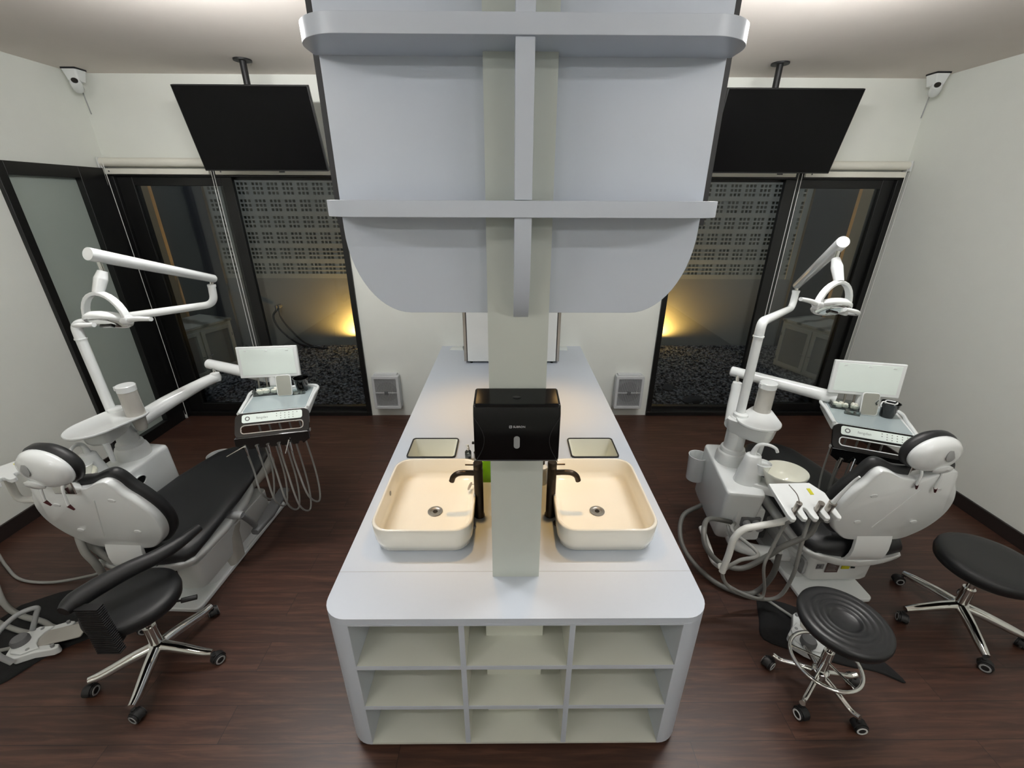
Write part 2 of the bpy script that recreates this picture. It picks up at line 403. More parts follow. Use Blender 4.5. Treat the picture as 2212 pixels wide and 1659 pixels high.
# ================================================================== COURTYARD OUTSIDE
struct(MB().box(-5.2, 5.2, YB+.15, 6.6, -.1, -.005).build('trim_1', 'gravel'))
struct(MB().box(-5.2, 5.2, 6.42, 6.56, -.02, 1.03).build('wall_outside', 'outwall'))
struct(MB().box(-5.2, 5.2, 6.9, 7.0, 1.03, 2.9).build('wall_beyond', 'outdark'))
perf = MB(); px_, cell, hole = .205, .0, .036
z = 1.03
zs = []
while z < 2.75:
    zs.append(z); z += .213
for z in zs:      # horizontal bars: block joint + between rows of holes
    perf.box(-5.2, 4.14, 6.42, 6.50, z, z+.064)
    for k in range(1, 3): perf.box(-5.2, 4.14, 6.42, 6.50, z+.064+k*.0565-.0205, z+.064+k*.0565)
perf.box(-5.2, 4.14, 6.42, 6.50, 2.734, 3.0)
x = -5.2
while x < 4.14:
    perf.box(x, x+.063, 6.425, 6.495, 1.03, 2.8)
    for k in (1, 2): perf.box(x+.063+k*.054-.020, x+.063+k*.054, 6.425, 6.495, 1.03, 2.8)
    x += .205
perf.box(4.12, 5.2, 6.41, 6.5, 1.03, 3.0)
struct(perf.build('wall_perforated', 'perf'))
struct(MB().box(-5.3, -5.2, YB+.15, 6.6, 0, 3).build('wall_outside_left', 'outdark'))
struct(MB().box(5.2, 5.3, YB+.15, 6.6, 0, 3).build('wall_outside_right', 'outdark'))
struct(MB().box(4.80, 5.10, 6.30, 6.36, 0, 3).box(-5.08, -4.82, 6.30, 6.36, 0, 3).build('trim_2', 'beige'))
struct(MB().box(-5.2, -4.15, 6.36, 6.41, -.02, 3).box(4.2, 5.2, 6.36, 6.41, -.02, 3).build('trim_3', 'outdark'))
# gravel pebbles as countless stuff
pb = MB(); random.seed(3)
for side in (-1, 1):
    for i in range(2600):
        x = side*random.uniform(1.3, 4.4); y = 4.2 + 2.15*random.random(); r = random.uniform(.012, .03)
        a = random.random()*6; st = len(pb.v)
        pts = [(math.cos(a+k*2*PI/5)*r*random.uniform(.7, 1.2), math.sin(a+k*2*PI/5)*r*random.uniform(.7, 1.2)) for k in range(5)]
        pb.loft([[(x+u, y+v, -.008) for u, v in pts], [(x+u*.75, y+v*.75, r*.65) for u, v in pts]])
g = pb.build('gravel', 'gravel'); g['kind'] = 'stuff'; tag(g, 'loose grey gravel covering the courtyard ground', 'gravel')
rk = random.Random(5)
def stone(loc, s, label):
    b = MB(); prof = [(.0, 0), (.9, .02), (1, .25), (.75, .5), (.3, .62), (0, .64)]
    b.lathe([(r*s, z_*s) for r, z_ in prof], n=14, sx=1.3, sy=.8)
    for v in b.v: v += Vector((rk.uniform(-1, 1), rk.uniform(-1, 1), rk.uniform(-.5, .5)))*s*.08
    o = b.build('dark_stone', 'outdark'); o.location = loc; o.rotation_euler = (0, 0, rk.random()*3); tag(o, label, 'stone')
stone((1.95, 4.75, -.01), .085, 'dark stone on the gravel behind the right window, farther one')
stone((2.10, 4.38, -.01), .10, 'dark stone on the gravel close to the right window sill')
def uplight(x, label, k):
    t = thing('garden_uplight', label, 'light', (x, 6.28, 0), 0, 'amber uplights outside')
    MB().cyl((0, 0, 0), (0, 0, .05), .012).build('spike', 'blkm', t)
    MB().cyl((0, 0, .05), (0, 0, .12), .04, .045).build('lamp_body', 'blkm', t)
    MB().cyl((0, 0, .115), (0, 0, .123), .036).build('lens', 'ledwarm', t)
    spot('garden_uplight_beam', (x, 6.30, .135), (x+k*.30, 6.42, .55), 100, (1, .60, .16), R_(112), .75, .03)
uplight(-2.27, 'small amber uplight on the gravel seen through the left window', -1)
uplight(2.27, 'small amber uplight on the gravel seen through the right window', 1)
def outdoor_cabinet(x, y, rz, label):
    t = thing('outdoor_cabinet', label, 'cabinet', (x, y, 0), rz, 'outdoor cabinets')
    W_, D_, H_ = .86, .55, .64
    MB().box(0, W_, 0, D_, .02, H_).build('body', 'cab', t, bevel=.006)
    MB().box(-.01, W_+.01, -.015, D_+.01, H_, H_+.03).build('marble_top', 'marble', t, bevel=.004)
    for i in range(2):
        a = .02+i*.415; o = frame_loop(MB(), rrect(a, a+.40, .05, .60, .004, 1), rrect(a+.045, a+.355, .095, .555, .004, 1), 0, .018)
        dd = o.xf(VERT).build('door', 'cab', t, bevel=.003)
        MB().box(a+.045, a+.355, -.008, .0, .095, .555).build('door_panel', 'cabp', dd)
        hx = a+.01 if i == 0 else a+.39
        for hz in (.14, .47): MB().cyl((hx, -.024, hz-.02), (hx, -.024, hz+.02), .007, n=10).build('hinge', 'steel', dd)
        kx = a+.37 if i == 0 else a+.03
        MB().tube([(kx, -.018, .28), (kx, -.04, .28), (kx+(.03 if i else -.03), -.042, .29)], .006, n=8).build('handle', 'steel', dd)
outdoor_cabinet(3.67, 5.52, R_(-70), 'pale outdoor cabinet with a marble top outside the right window')
outdoor_cabinet(-3.95, 4.69, R_(70), 'pale outdoor cabinet with a marble top outside the left window')
hz_ = thing('garden_hose', 'black hose coiled from a tap on the courtyard wall, behind the left window', 'hose', (-3.45, 6.38, 0))
MB().tube([(0, -.05, .60), (-.08, -.08, .48), (-.02, -.08, .28), (.18, -.08, .08), (.4, -.12, .02), (.7, -.2, .015)], .014, n=8).tube([(.02, -.05, .60), (.03, -.08, .48), (.12, -.08, .30), (.3, -.1, .1), (.45, -.1, .015)], .014, n=8).build('hose_line', 'blkm', hz_)
MB().cyl((0, .03, .62), (0, -.06, .62), .03).cyl((-.02, -.05, .56), (-.02, -.05, .64), .022).build('tap', 'grey', hz_)

# ================================================================== CENTRE ISLAND
X0, X1 = -.655, .712
XC = .0285
def island_outline(x0, x1, y0, y1, r):
    pts = [(x1, y1), (x0, y1)]
    for i in range(9):
        t = R_(180+90*i/8); pts.append((x0+r+r*math.cos(t), y0+r+r*math.sin(t)))
    for i in range(9):
        t = R_(270+90*i/8); pts.append((x1-r+r*math.cos(t), y0+r+r*math.sin(t)))
    return pts
ct = MB().prism(island_outline(X0, X1, 1.03, 1.234, .09), .745, .77)
HOLES = [(-.570, -.301), (.358, .622)]
for a, b, c, d in ((X0, X1, 1.2355, 2.032), (X0, X1, 2.234, YB-.002), (X0, HOLES[0][0], 2.032, 2.234), (HOLES[0][1], HOLES[1][0], 2.032, 2.234), (HOLES[1][1], X1, 2.032, 2.234)):
    ct.box(a, b, c, d, .745, .77)
top = ct.build('worktop', 'lam')
tag(top, 'long white laminate worktop running to the back wall under two basins', 'countertop')
MB().box(X0+.001, X1-.001, 1.2338, 1.2358, .74, .7695).build('seam', 'seam', top)
# cabinet below
t = thing('island_cabinet', 'white rounded island cabinet with nine open pigeonholes in its end', 'cabinet', (XC, 1.03, 0))
body = MB()
# side walls with rounded front corners (hollow front): build as frame ring in plan
def side(sgn):
    a = (X1-XC) if sgn > 0 else (X0-XC)
    r = .09; pts = []
    for i in range(9):
        tt = R_(270+90*i/8); pts.append((abs(a)-r+r*math.cos(tt), r+r*math.sin(tt)))
    inn = .585 if sgn > 0 else .587
    pts = [(inn, .0)] + pts + [(abs(a), 2.995), (abs(a)-.02, 2.995), (abs(a)-.02, .42), (inn, .42)]
    if sgn < 0: pts = [(-x, y) for x, y in pts][::-1]
    return pts
for sgn in (-1, 1): body.prism(side(sgn), .03, .745)
body.build('side_panels', 'lam', t, bevel=.002, seg=2)
MB().box(-.587, .585, .001, .40, .735, .745).box(-.587, .585, .001, .42, .03, .042).box(-.587, .585, .40, .42, .03, .745).build('carcass', 'lam_in', t)
div = [-.193, .197]
for dx in div: MB().box(dx-.010, dx+.010, .001, .40, .042, .735).build('divider', 'lam_in', t, bevel=.001)
for sz in (.275, .512): 
    for a, b in ((-.587, div[0]-.010), (div[0]+.010, div[1]-.010), (div[1]+.010, .585)):
        MB().box(a, b, .002, .40, sz-.009, sz+.009).build('shelf', 'lam_in', t, bevel=.001)
for a, b in ((-.587, .585),):
    q = MB()
    for dx in div: q.box(dx-.010, dx+.010, -.0016, .0009, .0415, .7355)
    for sz in (.275, .512):
        for a2, b2 in ((a, div[0]-.0102), (div[0]+.0102, div[1]-.0102), (div[1]+.0102, b)): q.box(a2, b2, -.001, .0018, sz-.009, sz+.009)
    q.box(a, b, -.001, .0009, .736, .7445)
    q.build('edge_banding', 'lam', t)
MB().box(-.116, .107, .120, .399, .043, .734).build('column_casing', 'lam_in', t, bevel=.001)
MB().box(X0-XC+.04, X1-XC-.04, .03, 2.9, 0, .03).build('plinth', 'edge', t)

# pillar and dividing wall
struct(MB().box(-.060, .117, 1.21, 1.29, .77, ZC).build('trim_4', 'pillar'))
t = thing('dividing_wall', 'thin white dividing wall behind the pillar, mirror on both sides', 'partition', (.028, 1.29, .77))
MB().box(-.080, .081, 0, 2.74, 0, 2.225).build('wall_core', 'pillar', t)
for a, b in ((-.088, -.080), (.081, .089)):
    o = MB().box(a, b, .005, 2.73, .02, 1.1).build('mirror_panel', 'mirror', t)
    MB().box(a-.001 if a < 0 else a, b if a < 0 else b+.001, -.004, .005, .0, 1.1).build('mirror_edge', 'edge', o)

# overhead display unit with shelves
t = thing('overhead_cabinet', 'tall white overhead cabinet on the pillar with round-cornered shelves', 'cabinet', (.0365, 1.25, 1.79))
ox, oy, oz = .0365, 1.25, 1.79
pts = []
hw = .490; rx, rz = .165, .235
pts += [(hw, ZC-oz), (-hw, ZC-oz)]
for i in range(15):
    a = R_(180+90*i/14); pts.append((-hw+rx+rx*math.cos(a), rz+rz*math.sin(a)))
for i in range(15):
    a = R_(270+90*i/14); pts.append((hw-rx+rx*math.cos(a), rz+rz*math.sin(a)))
MB().prism(pts, -.02, 0).xf(VERT).build('front_panel', 'lam', t, bevel=.0015, seg=2)
MB().box(-hw-.022, hw+.022, .022, .045, 2.034-oz, ZC-oz).build('backing_board', 'edge', t)
MB().box(-.36, .36, .045, 1.95, .14, ZC-oz-.001).build('carcass', 'lam', t)
def stad(x0, x1, y0, y1, r, n=12):
    p = [(x1, y1), (x0, y1)]
    for i in range(n+1): a = R_(180+90*i/n); p.append((x0+r+r*math.cos(a), y0+r+r*math.sin(a)))
    for i in range(n+1): a = R_(270+90*i/n); p.append((x1-r+r*math.cos(a), y0+r+r*math.sin(a)))
    return p
for z0 in (2.0590, 2.414):
    MB().prism(stad(-.500, .500, -.15, 0, .105), z0-oz, z0+.038-oz).build('shelf', 'lam', t, bevel=.0012, seg=2)
# centre fins
def fin(z0, z1, curve):
    b = MB(); h_ = z1-z0; pr = [(0, 0), (0, h_), (-.145, h_)]
    if curve:
        for i in range(13):
            a = R_(180+80*i/12); pr.append((-.035+.11*math.cos(a), .26+.255*math.sin(a)))
        pr.append((0, 0.002))
        pr = [(0, h_), (-.145, h_)] + [(-.145*math.cos(R_(90*i/12)), .30-.30*math.sin(R_(90*i/12))) for i in range(13)] 
        pr[-1] = (-.03, 0)
        pr.append((0, 0))
    else: pr = [(0, 0), (0, h_), (-.145, h_), (-.145, 0)]
    st = [(y, z_) for y, z_ in pr]
    b.loft([[(-.021, y, z_+z0-oz) for y, z_ in st], [(.021, y, z_+z0-oz) for y, z_ in st]])
    return b
FX = -.0010
fin(1.774, 2.0588, True).xf(T(FX, .002)).build('fin', 'lam', t, bevel=.0012, seg=2)
fin(2.098, 2.414, False).xf(T(FX, .002)).build('fin', 'lam', t, bevel=.0012, seg=2)
fin(2.453, ZC, False).xf(T(FX, .002)).build('fin', 'lam', t, bevel=.0012, seg=2)
# warm downlights under the overhead cabinet
for dy in (.38, 1.42):
    for dx in (-.190, .190):
        dn = MB().cyl((dx, dy, .128), (dx, dy, .141), .035, n=24).build('downlight', 'blkm', t)
        MB().cyl((dx, dy, .126), (dx, dy, .129), .027, n=20).build('lens', 'ledwarm', dn)
        spot('cabinet_downlight_beam', (ox+dx, oy+dy, oz+.12), (ox+dx*1.15, oy+dy-.03, .77), 17 if dy < 1 else 22, (1, .60, .20), R_(66), 1., .03)

# basins
def basin(cx, label, left):
    t = thing('wash_basin', label, 'basin', (cx, 1.578, .77), 0, 'white vessel basins')
    W2, L2, Hh = .207, .258, .125
    def ring(s, z, r=.075, dx=0.):
        return [(x, y, z) for x, y in rrect(-W2+s, W2-s, -L2+s, L2-s, max(.01, r-s*.4), 7)]
    rings = [ring(.035, 0), ring(.012, .012), ring(.004, .05), ring(0, Hh-.004), ring(.002, Hh), ring(.008, Hh+.001), ring(.012, Hh-.003), ring(.016, .06), ring(.026, .034), ring(.05, .024), ring(.12, .019)]
    b = MB(); b.loft(rings)
    b.build('bowl', 'cer', t, sharp=60)
    dx = -.0 if left else 0
    dr_ = MB().lathe([(.0, .0195), (.032, .0195), (.034, .0225), (.028, .0235), (.022, .0215), (.019, .0205), (0, .0205)], (.018 if left else -.0, -.018, 0)).build('drain', 'steel', t)
    MB().lathe([(0, .0205), (.011, .0205), (.010, .0225), (0, .023)], (.018 if left else -.0, -.018, 0), 16).build('drain_hole', 'black_metal', dr_)
    return t
bl = basin(-.352, 'white rectangular ceramic basin on the left half of the worktop, plug inside', True)
br = basin(.407, 'white rectangular ceramic basin on the right half of the worktop', False)
pl = MB().lathe([(0, .0), (.020, 0), (.021, .004), (.014, .006), (.006, .007), (0, .007)]).build('plug', 'steel', bl)
pl.matrix_basis = T(.168, .115, .060, ry=R_(-60))
MB().tube([(.165, .115, .065), (.20, .125, .075), (.204, .10, .126), (.212, .05, .127), (.214, 0, .05), (.215, -.03, .004)], .0014, n=6).build('plug_chain', 'steel', bl)
MB().lathe([(0, 0), (.011, 0), (.011, .0015), (0, .002)]).xf(T(-.192, .03, .085, ry=R_(86))).build('maker_mark', 'lgrey', bl)
def tap(x, y, sg, label):
    t = thing('basin_tap', label, 'tap', (x, y, .77), 0, 'tall black taps')
    MB().lathe([(0, 0), (.024, 0), (.024, .008), (.0205, .014), (.0205, .255), (.0195, .258), (.0195, .262), (.0205, .264), (.0205, .285), (.018, .289), (0, .289)], n=28).build('tap_body', 'black_metal', t)
    MB().tube([(0, 0, .232), (sg*.05, 0, .234), (sg*.085, 0, .231), (sg*.108, 0, .215), (sg*.118, 0, .19)], .0125, n=16, sub=8).build('spout', 'black_metal', t)
    MB().cyl((sg*.01, 0, .275), (sg*.055, -.002, .277), .0035, n=10).build('lever', 'black_metal', t)
tap(-.132, 1.556, -1, 'tall black tap beside the left basin')
tap(.191, 1.559, 1, 'tall black tap beside the right basin')
k = MB().lathe([(0, 0), (.020, 0), (.021, .005), (.013, .008), (0, .009)])
k.tube([(0, 0, .008), (.01, -.02, .006), (.015, -.04, .004), (.0, -.05, .003), (-.008, -.035, .003), (.012, -.055, .003)], .0016, n=6)
o = k.build('sink_plug', 'black_metal'); o.location = (.222, 1.50, .7705); tag(o, 'dark sink plug with a looped chain on the worktop by the right tap', 'plug')
k = MB().torus([(.012, 0), (.014, .003), (.010, .006), (.008, .003)], n=16); k.torus([(.010, 0), (.012, .002), (.009, .004)], (.012, -.017, 0), n=14)
o = k.build('chain_ring', 'steel'); o.location = (-.165, 1.497, .7705); tag(o, 'small metal chain ring on the worktop by the left tap base', 'ring')

# waste openings with black rims in worktop (inset trays)
def inset(x0, x1, label):
    cy = 2.133; cx = (x0+x1)/2
    t = thing('countertop_waste_bin', label, 'bin', (cx, cy, .77), 0, 'white open bins with black rims')
    a, b, L_ = x0-cx, x1-cx, .105
    f = MB(); frame_loop(f, rrect(a, b, -L_, L_, .02, 5), rrect(a+.007, b-.007, -L_+.007, L_-.007, .016, 5), .0005, .009); f.build('rim', 'blkm', t, bevel=.002, seg=2)
    q = MB(); ir = lambda s, z: [(x, y, z) for x, y in rrect(a+s, b-s, -L_+s, L_-s, .015, 5)]
    q.loft([ir(.05, -.155), ir(.038, -.15), ir(.0072, .004), ir(.0080, .0042), ir(.042, -.14), ir(.06, -.145)]); q.build('liner', 'cream', t, sharp=50)
inset(-.574, -.297, 'shallow cream tray bin with a black rim behind the left basin')
inset(.354, .626, 'shallow cream tray bin with a black rim behind the right basin')

# bottles behind the dispenser
t = thing('spray_bottle', 'small clear spray bottle with a white nozzle behind the left basin', 'bottle', (-.222, 2.01, .77))
MB().lathe([(0, 0), (.017, 0), (.018, .004), (.018, .055), (.010, .066), (.008, .070), (0, .070)], n=20).build('bottle_body', 'clear', t)
MB().lathe([(0, .003), (.015, .003), (.016, .03), (0, .03)], n=20).build('liquid', 'lgrey', t)
MB().lathe([(0, .068), (.009, .068), (.009, .085), (.006, .088), (.006, .1), (0, .101)], n=16).box(-.012, .0, -.003, .003, .092, .098).build('nozzle', 'plas', t)
t = thing('soap_dispenser', 'green liquid soap in a clear pump bottle between the left tap and pillar', 'bottle', (-.102, 1.83, .77))
MB().loft([[(x, y, 0) for x, y in rrect(-.036, .036, -.025, .025, .012)], [(x, y, .12) for x, y in rrect(-.036, .036, -.025, .025, .012)], [(x, y, .14) for x, y in rrect(-.015, .015, -.015, .015, .012)]]).build('bottle_body', 'soap', t, sharp=50)
MB().cyl((0, 0, .14), (0, 0, .16), .013).build('collar', 'plas', t)
MB().cyl((0, 0, .16), (0, 0, .19), .005).box(-.04, .008, -.006, .006, .188, .198).build('pump', 'plas', t)
t = thing('sanitiser_bottle', 'black pump bottle half hidden behind the dispenser, left side', 'bottle', (-.158, 1.95, .77))
MB().lathe([(0, 0), (.026, 0), (.028, .004), (.028, .09), (.012, .108), (0, .108)], n=24).build('bottle_body', 'blk', t)
MB().lathe([(0, .105), (.012, .105), (.012, .125), (.005, .127), (.005, .145), (0, .145)], n=16).box(-.035, .008, -.006, .006, .142, .152).build('pump', 'blkm', t)
t = thing('lotion_bottle', 'white pump bottle between the right tap and the pillar', 'bottle', (.172, 1.80, .77))
MB().lathe([(0, 0), (.024, 0), (.025, .004), (.025, .10), (.011, .116), (0, .116)], n=24).build('bottle_body', 'plas', t)
MB().lathe([(0, .115), (.011, .115), (.011, .13), (.004, .132), (.004, .15), (0, .15)], n=16).box(-.008, .03, -.006, .006, .146, .156).build('pump', 'black_metal', t)
for xx, lb in ((-.130, 'cream low tray under the soap bottle, left of the pillar'), (.185, 'cream low tray right of the pillar under the lotion bottle')):
    pass

# towel dispenser on the pillar
t = thing('paper_towel_dispenser', 'glossy black paper towel dispenser mounted on the white pillar', 'dispenser', (.025, 1.21, 1.358))
prof = [(0, 0), (-.10, .0), (-.110, .015), (-.112, .168), (-.102, .196), (0, .206)]
MB().loft([[(-.128, y, z_) for y, z_ in prof], [(.128, y, z_) for y, z_ in prof]]).build('housing', 'blk2', t, bevel=.008, seg=4)
def arc(sg):
    return [(sg*(.125-.028*math.sin(PI*i/10)), -.1135,   .010+i*.0150) for i in range(11)]
for sg in (-1, 1): MB().tube(arc(sg), .0012, n=6, sub=3).build('side_groove', 'blkm', t)
MB().prism(rrect(-.009, .009, -.021, .021, .0089, 6), 0, .002).xf(VERT).xf(T(.0, -.1108, .076)).build('level_window', 'lgrey', t)
MB().prism([(math.cos(a*PI/16)*.012, math.sin(a*PI/16)*.007) for a in range(32)], 0, .003).xf(T(0, -.06, .199, rx=R_(0))).build('lock_button', 'blkm', t)
text('SUBRON', .0092, T(.0068, -.1128, .129) @ VERT, 'logo', 'brand_lettering', t, bold=.0001)
lg = MB(); frame_loop(lg, rrect(-.0050, .0050, -.0050, .0050, .002, 3), rrect(-.0030, .0030, -.0030, .0030, .001, 3), 0, .0006); lg.box(-.0012, .0012, -.0012, .0012, 0, .0006)
lg.xf(T(-.0185, -.1122, .129) @ VERT @ Matrix.Scale(.85, 4)).build('logo_mark', 'logo', t)
o = MB().loft([[(-.09+.18*i/12, -.02-.012*math.sin(i*1.3), -.008-.006*math.sin(i*.9)) for i in range(13)] + [(.09-.18*i/12, -.06, -.012-.010*math.sin(i*2.1)) for i in range(13)],
               [(-.09+.18*i/12, -.02-.012*math.sin(i*1.3), .004) for i in range(13)] + [(.09-.18*i/12, -.06, .004) for i in range(13)]]).build('paper_towel', 'towel', t)

# counter-top fridges / sterilisers at the far end
def fridge(x0, x1, door_left, label):
    cx = (x0+x1)/2; t = thing('countertop_fridge', label, 'fridge', (cx, 3.70, .78), 0, 'small white fridges on the far end of the worktop')
    a, b = x0-cx, x1-cx
    if door_left: bd, dd = (a+.030, b), (a, a+.024)
    else: bd, dd = (a, b-.030), (b-.024, b)
    MB().box(bd[0], bd[1], -.17, .25, .012, .62).build('body', 'plas', t, bevel=.004)
    g0, g1 = (a+.024, a+.030) if door_left else (b-.030, b-.024)
    MB().box(g0, g1, -.165, .245, .014, .618).build('door_gasket', 'blkm', t)
    MB().box(dd[0], dd[1], -.17, .25, .012, .62).build('door', 'steel', t, bevel=.003)
    for fx in (bd[0]+.03, bd[1]-.03):
        for fy in (-.14, .2): MB().cyl((fx, fy, -.01), (fx, fy, .012), .012, n=12).build('foot', 'blkm', t)
fridge(-.388, -.075, True, 'small white fridge on the worktop far end, left of the dividing wall')
fridge(.130, .446, False, 'small white fridge on the worktop far end, right of the dividing wall')
for x_, lb, s_ in ((-.50, 'white folded paper wrap lying by the left fridge', 1), (.50, 'white folded paper wrap lying by the right fridge', -1)):
    b = MB(); b.loft([[(-.07, -.03, 0), (.07, -.04, 0), (.08, .03, 0), (-.06, .04, 0)], [(-.05, -.02, .02), (.06, -.03, .028), (.06, .02, .03), (-.05, .03, .018)]])
    o = b.build('folded_paper', 'towel', bevel=.003); o.location = (x_, 3.93, .7702); tag(o, lb, 'paper')

# wall fans low on the back wall
def fan(x0, x1, z0, z1, label):
    cx, cz = (x0+x1)/2, (z0+z1)/2; t = thing('ventilation_fan', label, 'fan', (cx, YB, cz), 0, 'square wall fans')
    w2, h2 = (x1-x0)/2, (z1-z0)/2
    b = MB(); frame_loop(b, rrect(-w2, w2, -h2, h2, .012, 4), rrect(-w2+.028, w2-.028, -h2+.03, h2-.03, .004, 4), .0, .085); b.xf(VERT).build('frame', 'socket', t, bevel=.005)
    MB().box(-w2+.02, w2-.02, -.05, -.004, -h2+.02, h2-.02).build('backing', 'lgrey', t)
    MB().cyl((0, -.062, 0), (0, -.050, 0), min(w2, h2)*.78, n=36).build('fan_opening', 'fanin', t)
    q = MB(); n = 26; iw = w2-.028
    for i in range(n):
        xx = -iw + (i+.5)*2*iw/n; q.box(xx-.0013, xx+.0013, -.08, -.068, -h2+.03, h2-.03)
    q.box(-iw, iw, -.084, -.078, -.004, .004)
    q.build('grille', 'socket', t)
    MB().box(-.018, .018, -.09, -.08, -.018, .018).build('badge', 'grey', t, bevel=.002)
    MB().box(-w2*.85, w2*.85, -.05, 0, h2, h2+.012).build('top_lip', 'socket', t, bevel=.003)
    MB().tube([(w2*.5, -.09, h2-.06), (w2*.5, -.095, h2-.12), (w2*.5, -.095, h2-.16)], .0015, n=6).cyl((w2*.5, -.095, h2-.16), (w2*.5, -.095, h2-.18), .003, .006, n=8).build('pull_cord', 'cord', t)
fan(-1.375, -1.105, .115, .475, 'square white fan set low in the back wall, left of the island')
fan(1.09, 1.375, .115, .475, 'square white fan set low in the back wall, right of the island')

# ================================================================== TVs, security cameras, ceiling lights
def tv(x0, x1, label, pole):
    cx = (x0+x1)/2; t = thing('wall_television', label, 'television', (cx, 3.53, 2.55), 0, 'black televisions')
    a, b = x0-cx, x1-cx; ang = math.atan2(.15, .515)
    m = T(0, 0, 0, rx=ang)
    MB().box(a, b, -.0, .03, -.268, .268).xf(m).build('tv_housing', 'blkm', t, bevel=.004)
    MB().box(a+.008, b-.008, -.002, .001, -.258, .262).xf(m).build('tv_screen', 'screen', t)
    MB().box(a+.2, b-.2, .03, .07, -.2, .15).xf(m).build('rear_bulge', 'blkm', t, bevel=.01)
    px0 = pole-cx
    MB().box(px0-.12, px0+.12, .06, .09, -.15, .15).build('mount_plate', 'blkm', t, bevel=.004)
    MB().cyl((px0, .115, -.1), (px0, .115, .445), .022, n=16).cyl((px0, .115, .435), (px0, .115, .4449), .06, n=20).build('ceiling_pole', 'blkm', t)
    MB().box(px0-.02+.15, px0+.02+.15, -.01, .0, -.275, -.268).xf(m).build('sensor', 'blkm', t)
tv(-2.285, -1.36, 'black television hung from the ceiling before the left window', -1.86)
tv(1.50, 2.445, 'black television hung from the ceiling before the right window', 1.92)
def seccam(x, y, sg, label):
    t = thing('security_camera', label, 'security camera', (x, y, ZC), 0, 'corner security cameras')
    MB().box(-.055, .055, -.05, .05, -.012, 0).build('mount_plate', 'ink', t, bevel=.003)
    MB().loft([[(xx, yy, -.012) for xx, yy in rrect(-.055, .055, -.05, .05, .015)], [(xx*.7, yy*.7, -.085) for xx, yy in rrect(-.055, .055, -.05, .05, .015)]]).build('bracket', 'plas', t, sharp=50)
    m = T(-sg*.012, -.03, -.115, rz=-sg*R_(35), rx=R_(62))
    MB().lathe([(0, -.05), (.025, -.048), (.036, -.03), (.036, .035), (.030, .05), (0, .052)], m=m, n=24).build('camera_body', 'plas', t)
    MB().lathe([(0, .050), (.020, .050), (.020, .056), (0, .058)], m=m @ T(0, 0, 0), n=24).build('lens', 'blk', t)
    MB().tube([(sg*.03, .05, -.09), (sg*.06, .09, -.15), (sg*.055, .095, -.28)], .004, n=6).build('cable', 'lgrey', t)
seccam(-3.27, 3.90, -1, 'white security camera in the left ceiling corner')
seccam(3.26, 3.87, 1, 'white security camera in the right ceiling corner')
for i, (lx, ly) in enumerate(LAMPS):
    lb = ['far linear ceiling light above the left dental chair', 'far linear ceiling light above the right dental chair', 'linear ceiling light nearer the viewer, left half', 'linear ceiling light nearer the viewer, right half', 'linear ceiling light at the viewer end, left half', 'linear ceiling light at the viewer end, right half'][i]
    t = thing('ceiling_light', lb, 'ceiling light', (lx, ly, ZC), 0, 'linear ceiling lights')
    MB().box(-.475, .475, -.012, .012, -.150, -.136).build('housing', 'plas', t, bevel=.003)
    MB().cyl((-.465, 0, -.178), (.465, 0, -.178), .026, n=24).build('light_tube', 'led' if i < 2 else 'led2', t)
    for hx in (-.470, .460): MB().cyl((hx, 0, -.178), (hx+.010, 0, -.178), .028, n=24).box(hx, hx+.01, -.012, .012, -.155, -.14).build('end_cap', 'plas', t)
    for hx in (-.38, .38): MB().cyl((hx, 0, -.14), (hx, 0, 0), .0015, n=6).build('suspension_wire', 'steel', t)  # suspension is added: the drop lets the tubes brighten the ceiling

# ================================================================== DENTAL UNITS
def seat_ring(y, zc, hw, th, n=24, e=3.2, lift=0.):
    r = []
    for i in range(n):
        a = 2*PI*i/n; c, s_ = math.cos(a), math.sin(a)
        x = hw*math.copysign(abs(c)**(2/e), c); z_ = th*math.copysign(abs(s_)**(2/2.4), s_)
        r.append((x, y, zc+z_ + lift*(x/hw)**2))
    return r
BACK = [(0, .500), (.13, .503), (.195, .545), (.245, .61), (.272, .69), (.270, .77), (.243, .845), (.207, .905), (.190, .955), (.165, .978), (.12, .966), (.06, .934), (0, .922)]
def back_outline(scale=1., dz=0., grow=0.):
    P, _ = catmull([Vector((x, z_, 0)) for x, z_ in BACK], 4)
    half = [(p.x, p.y) for p in P]; cz = .74
    full = half + [(-x, z_) for x, z_ in half[-2:0:-1]]
    out = []
    for x, z_ in full:
        d = Vector((x, z_-cz)); L = d.length
        d = d*((L+grow)/L)*scale; out.append((d.x, d.y+cz+dz))
    return out

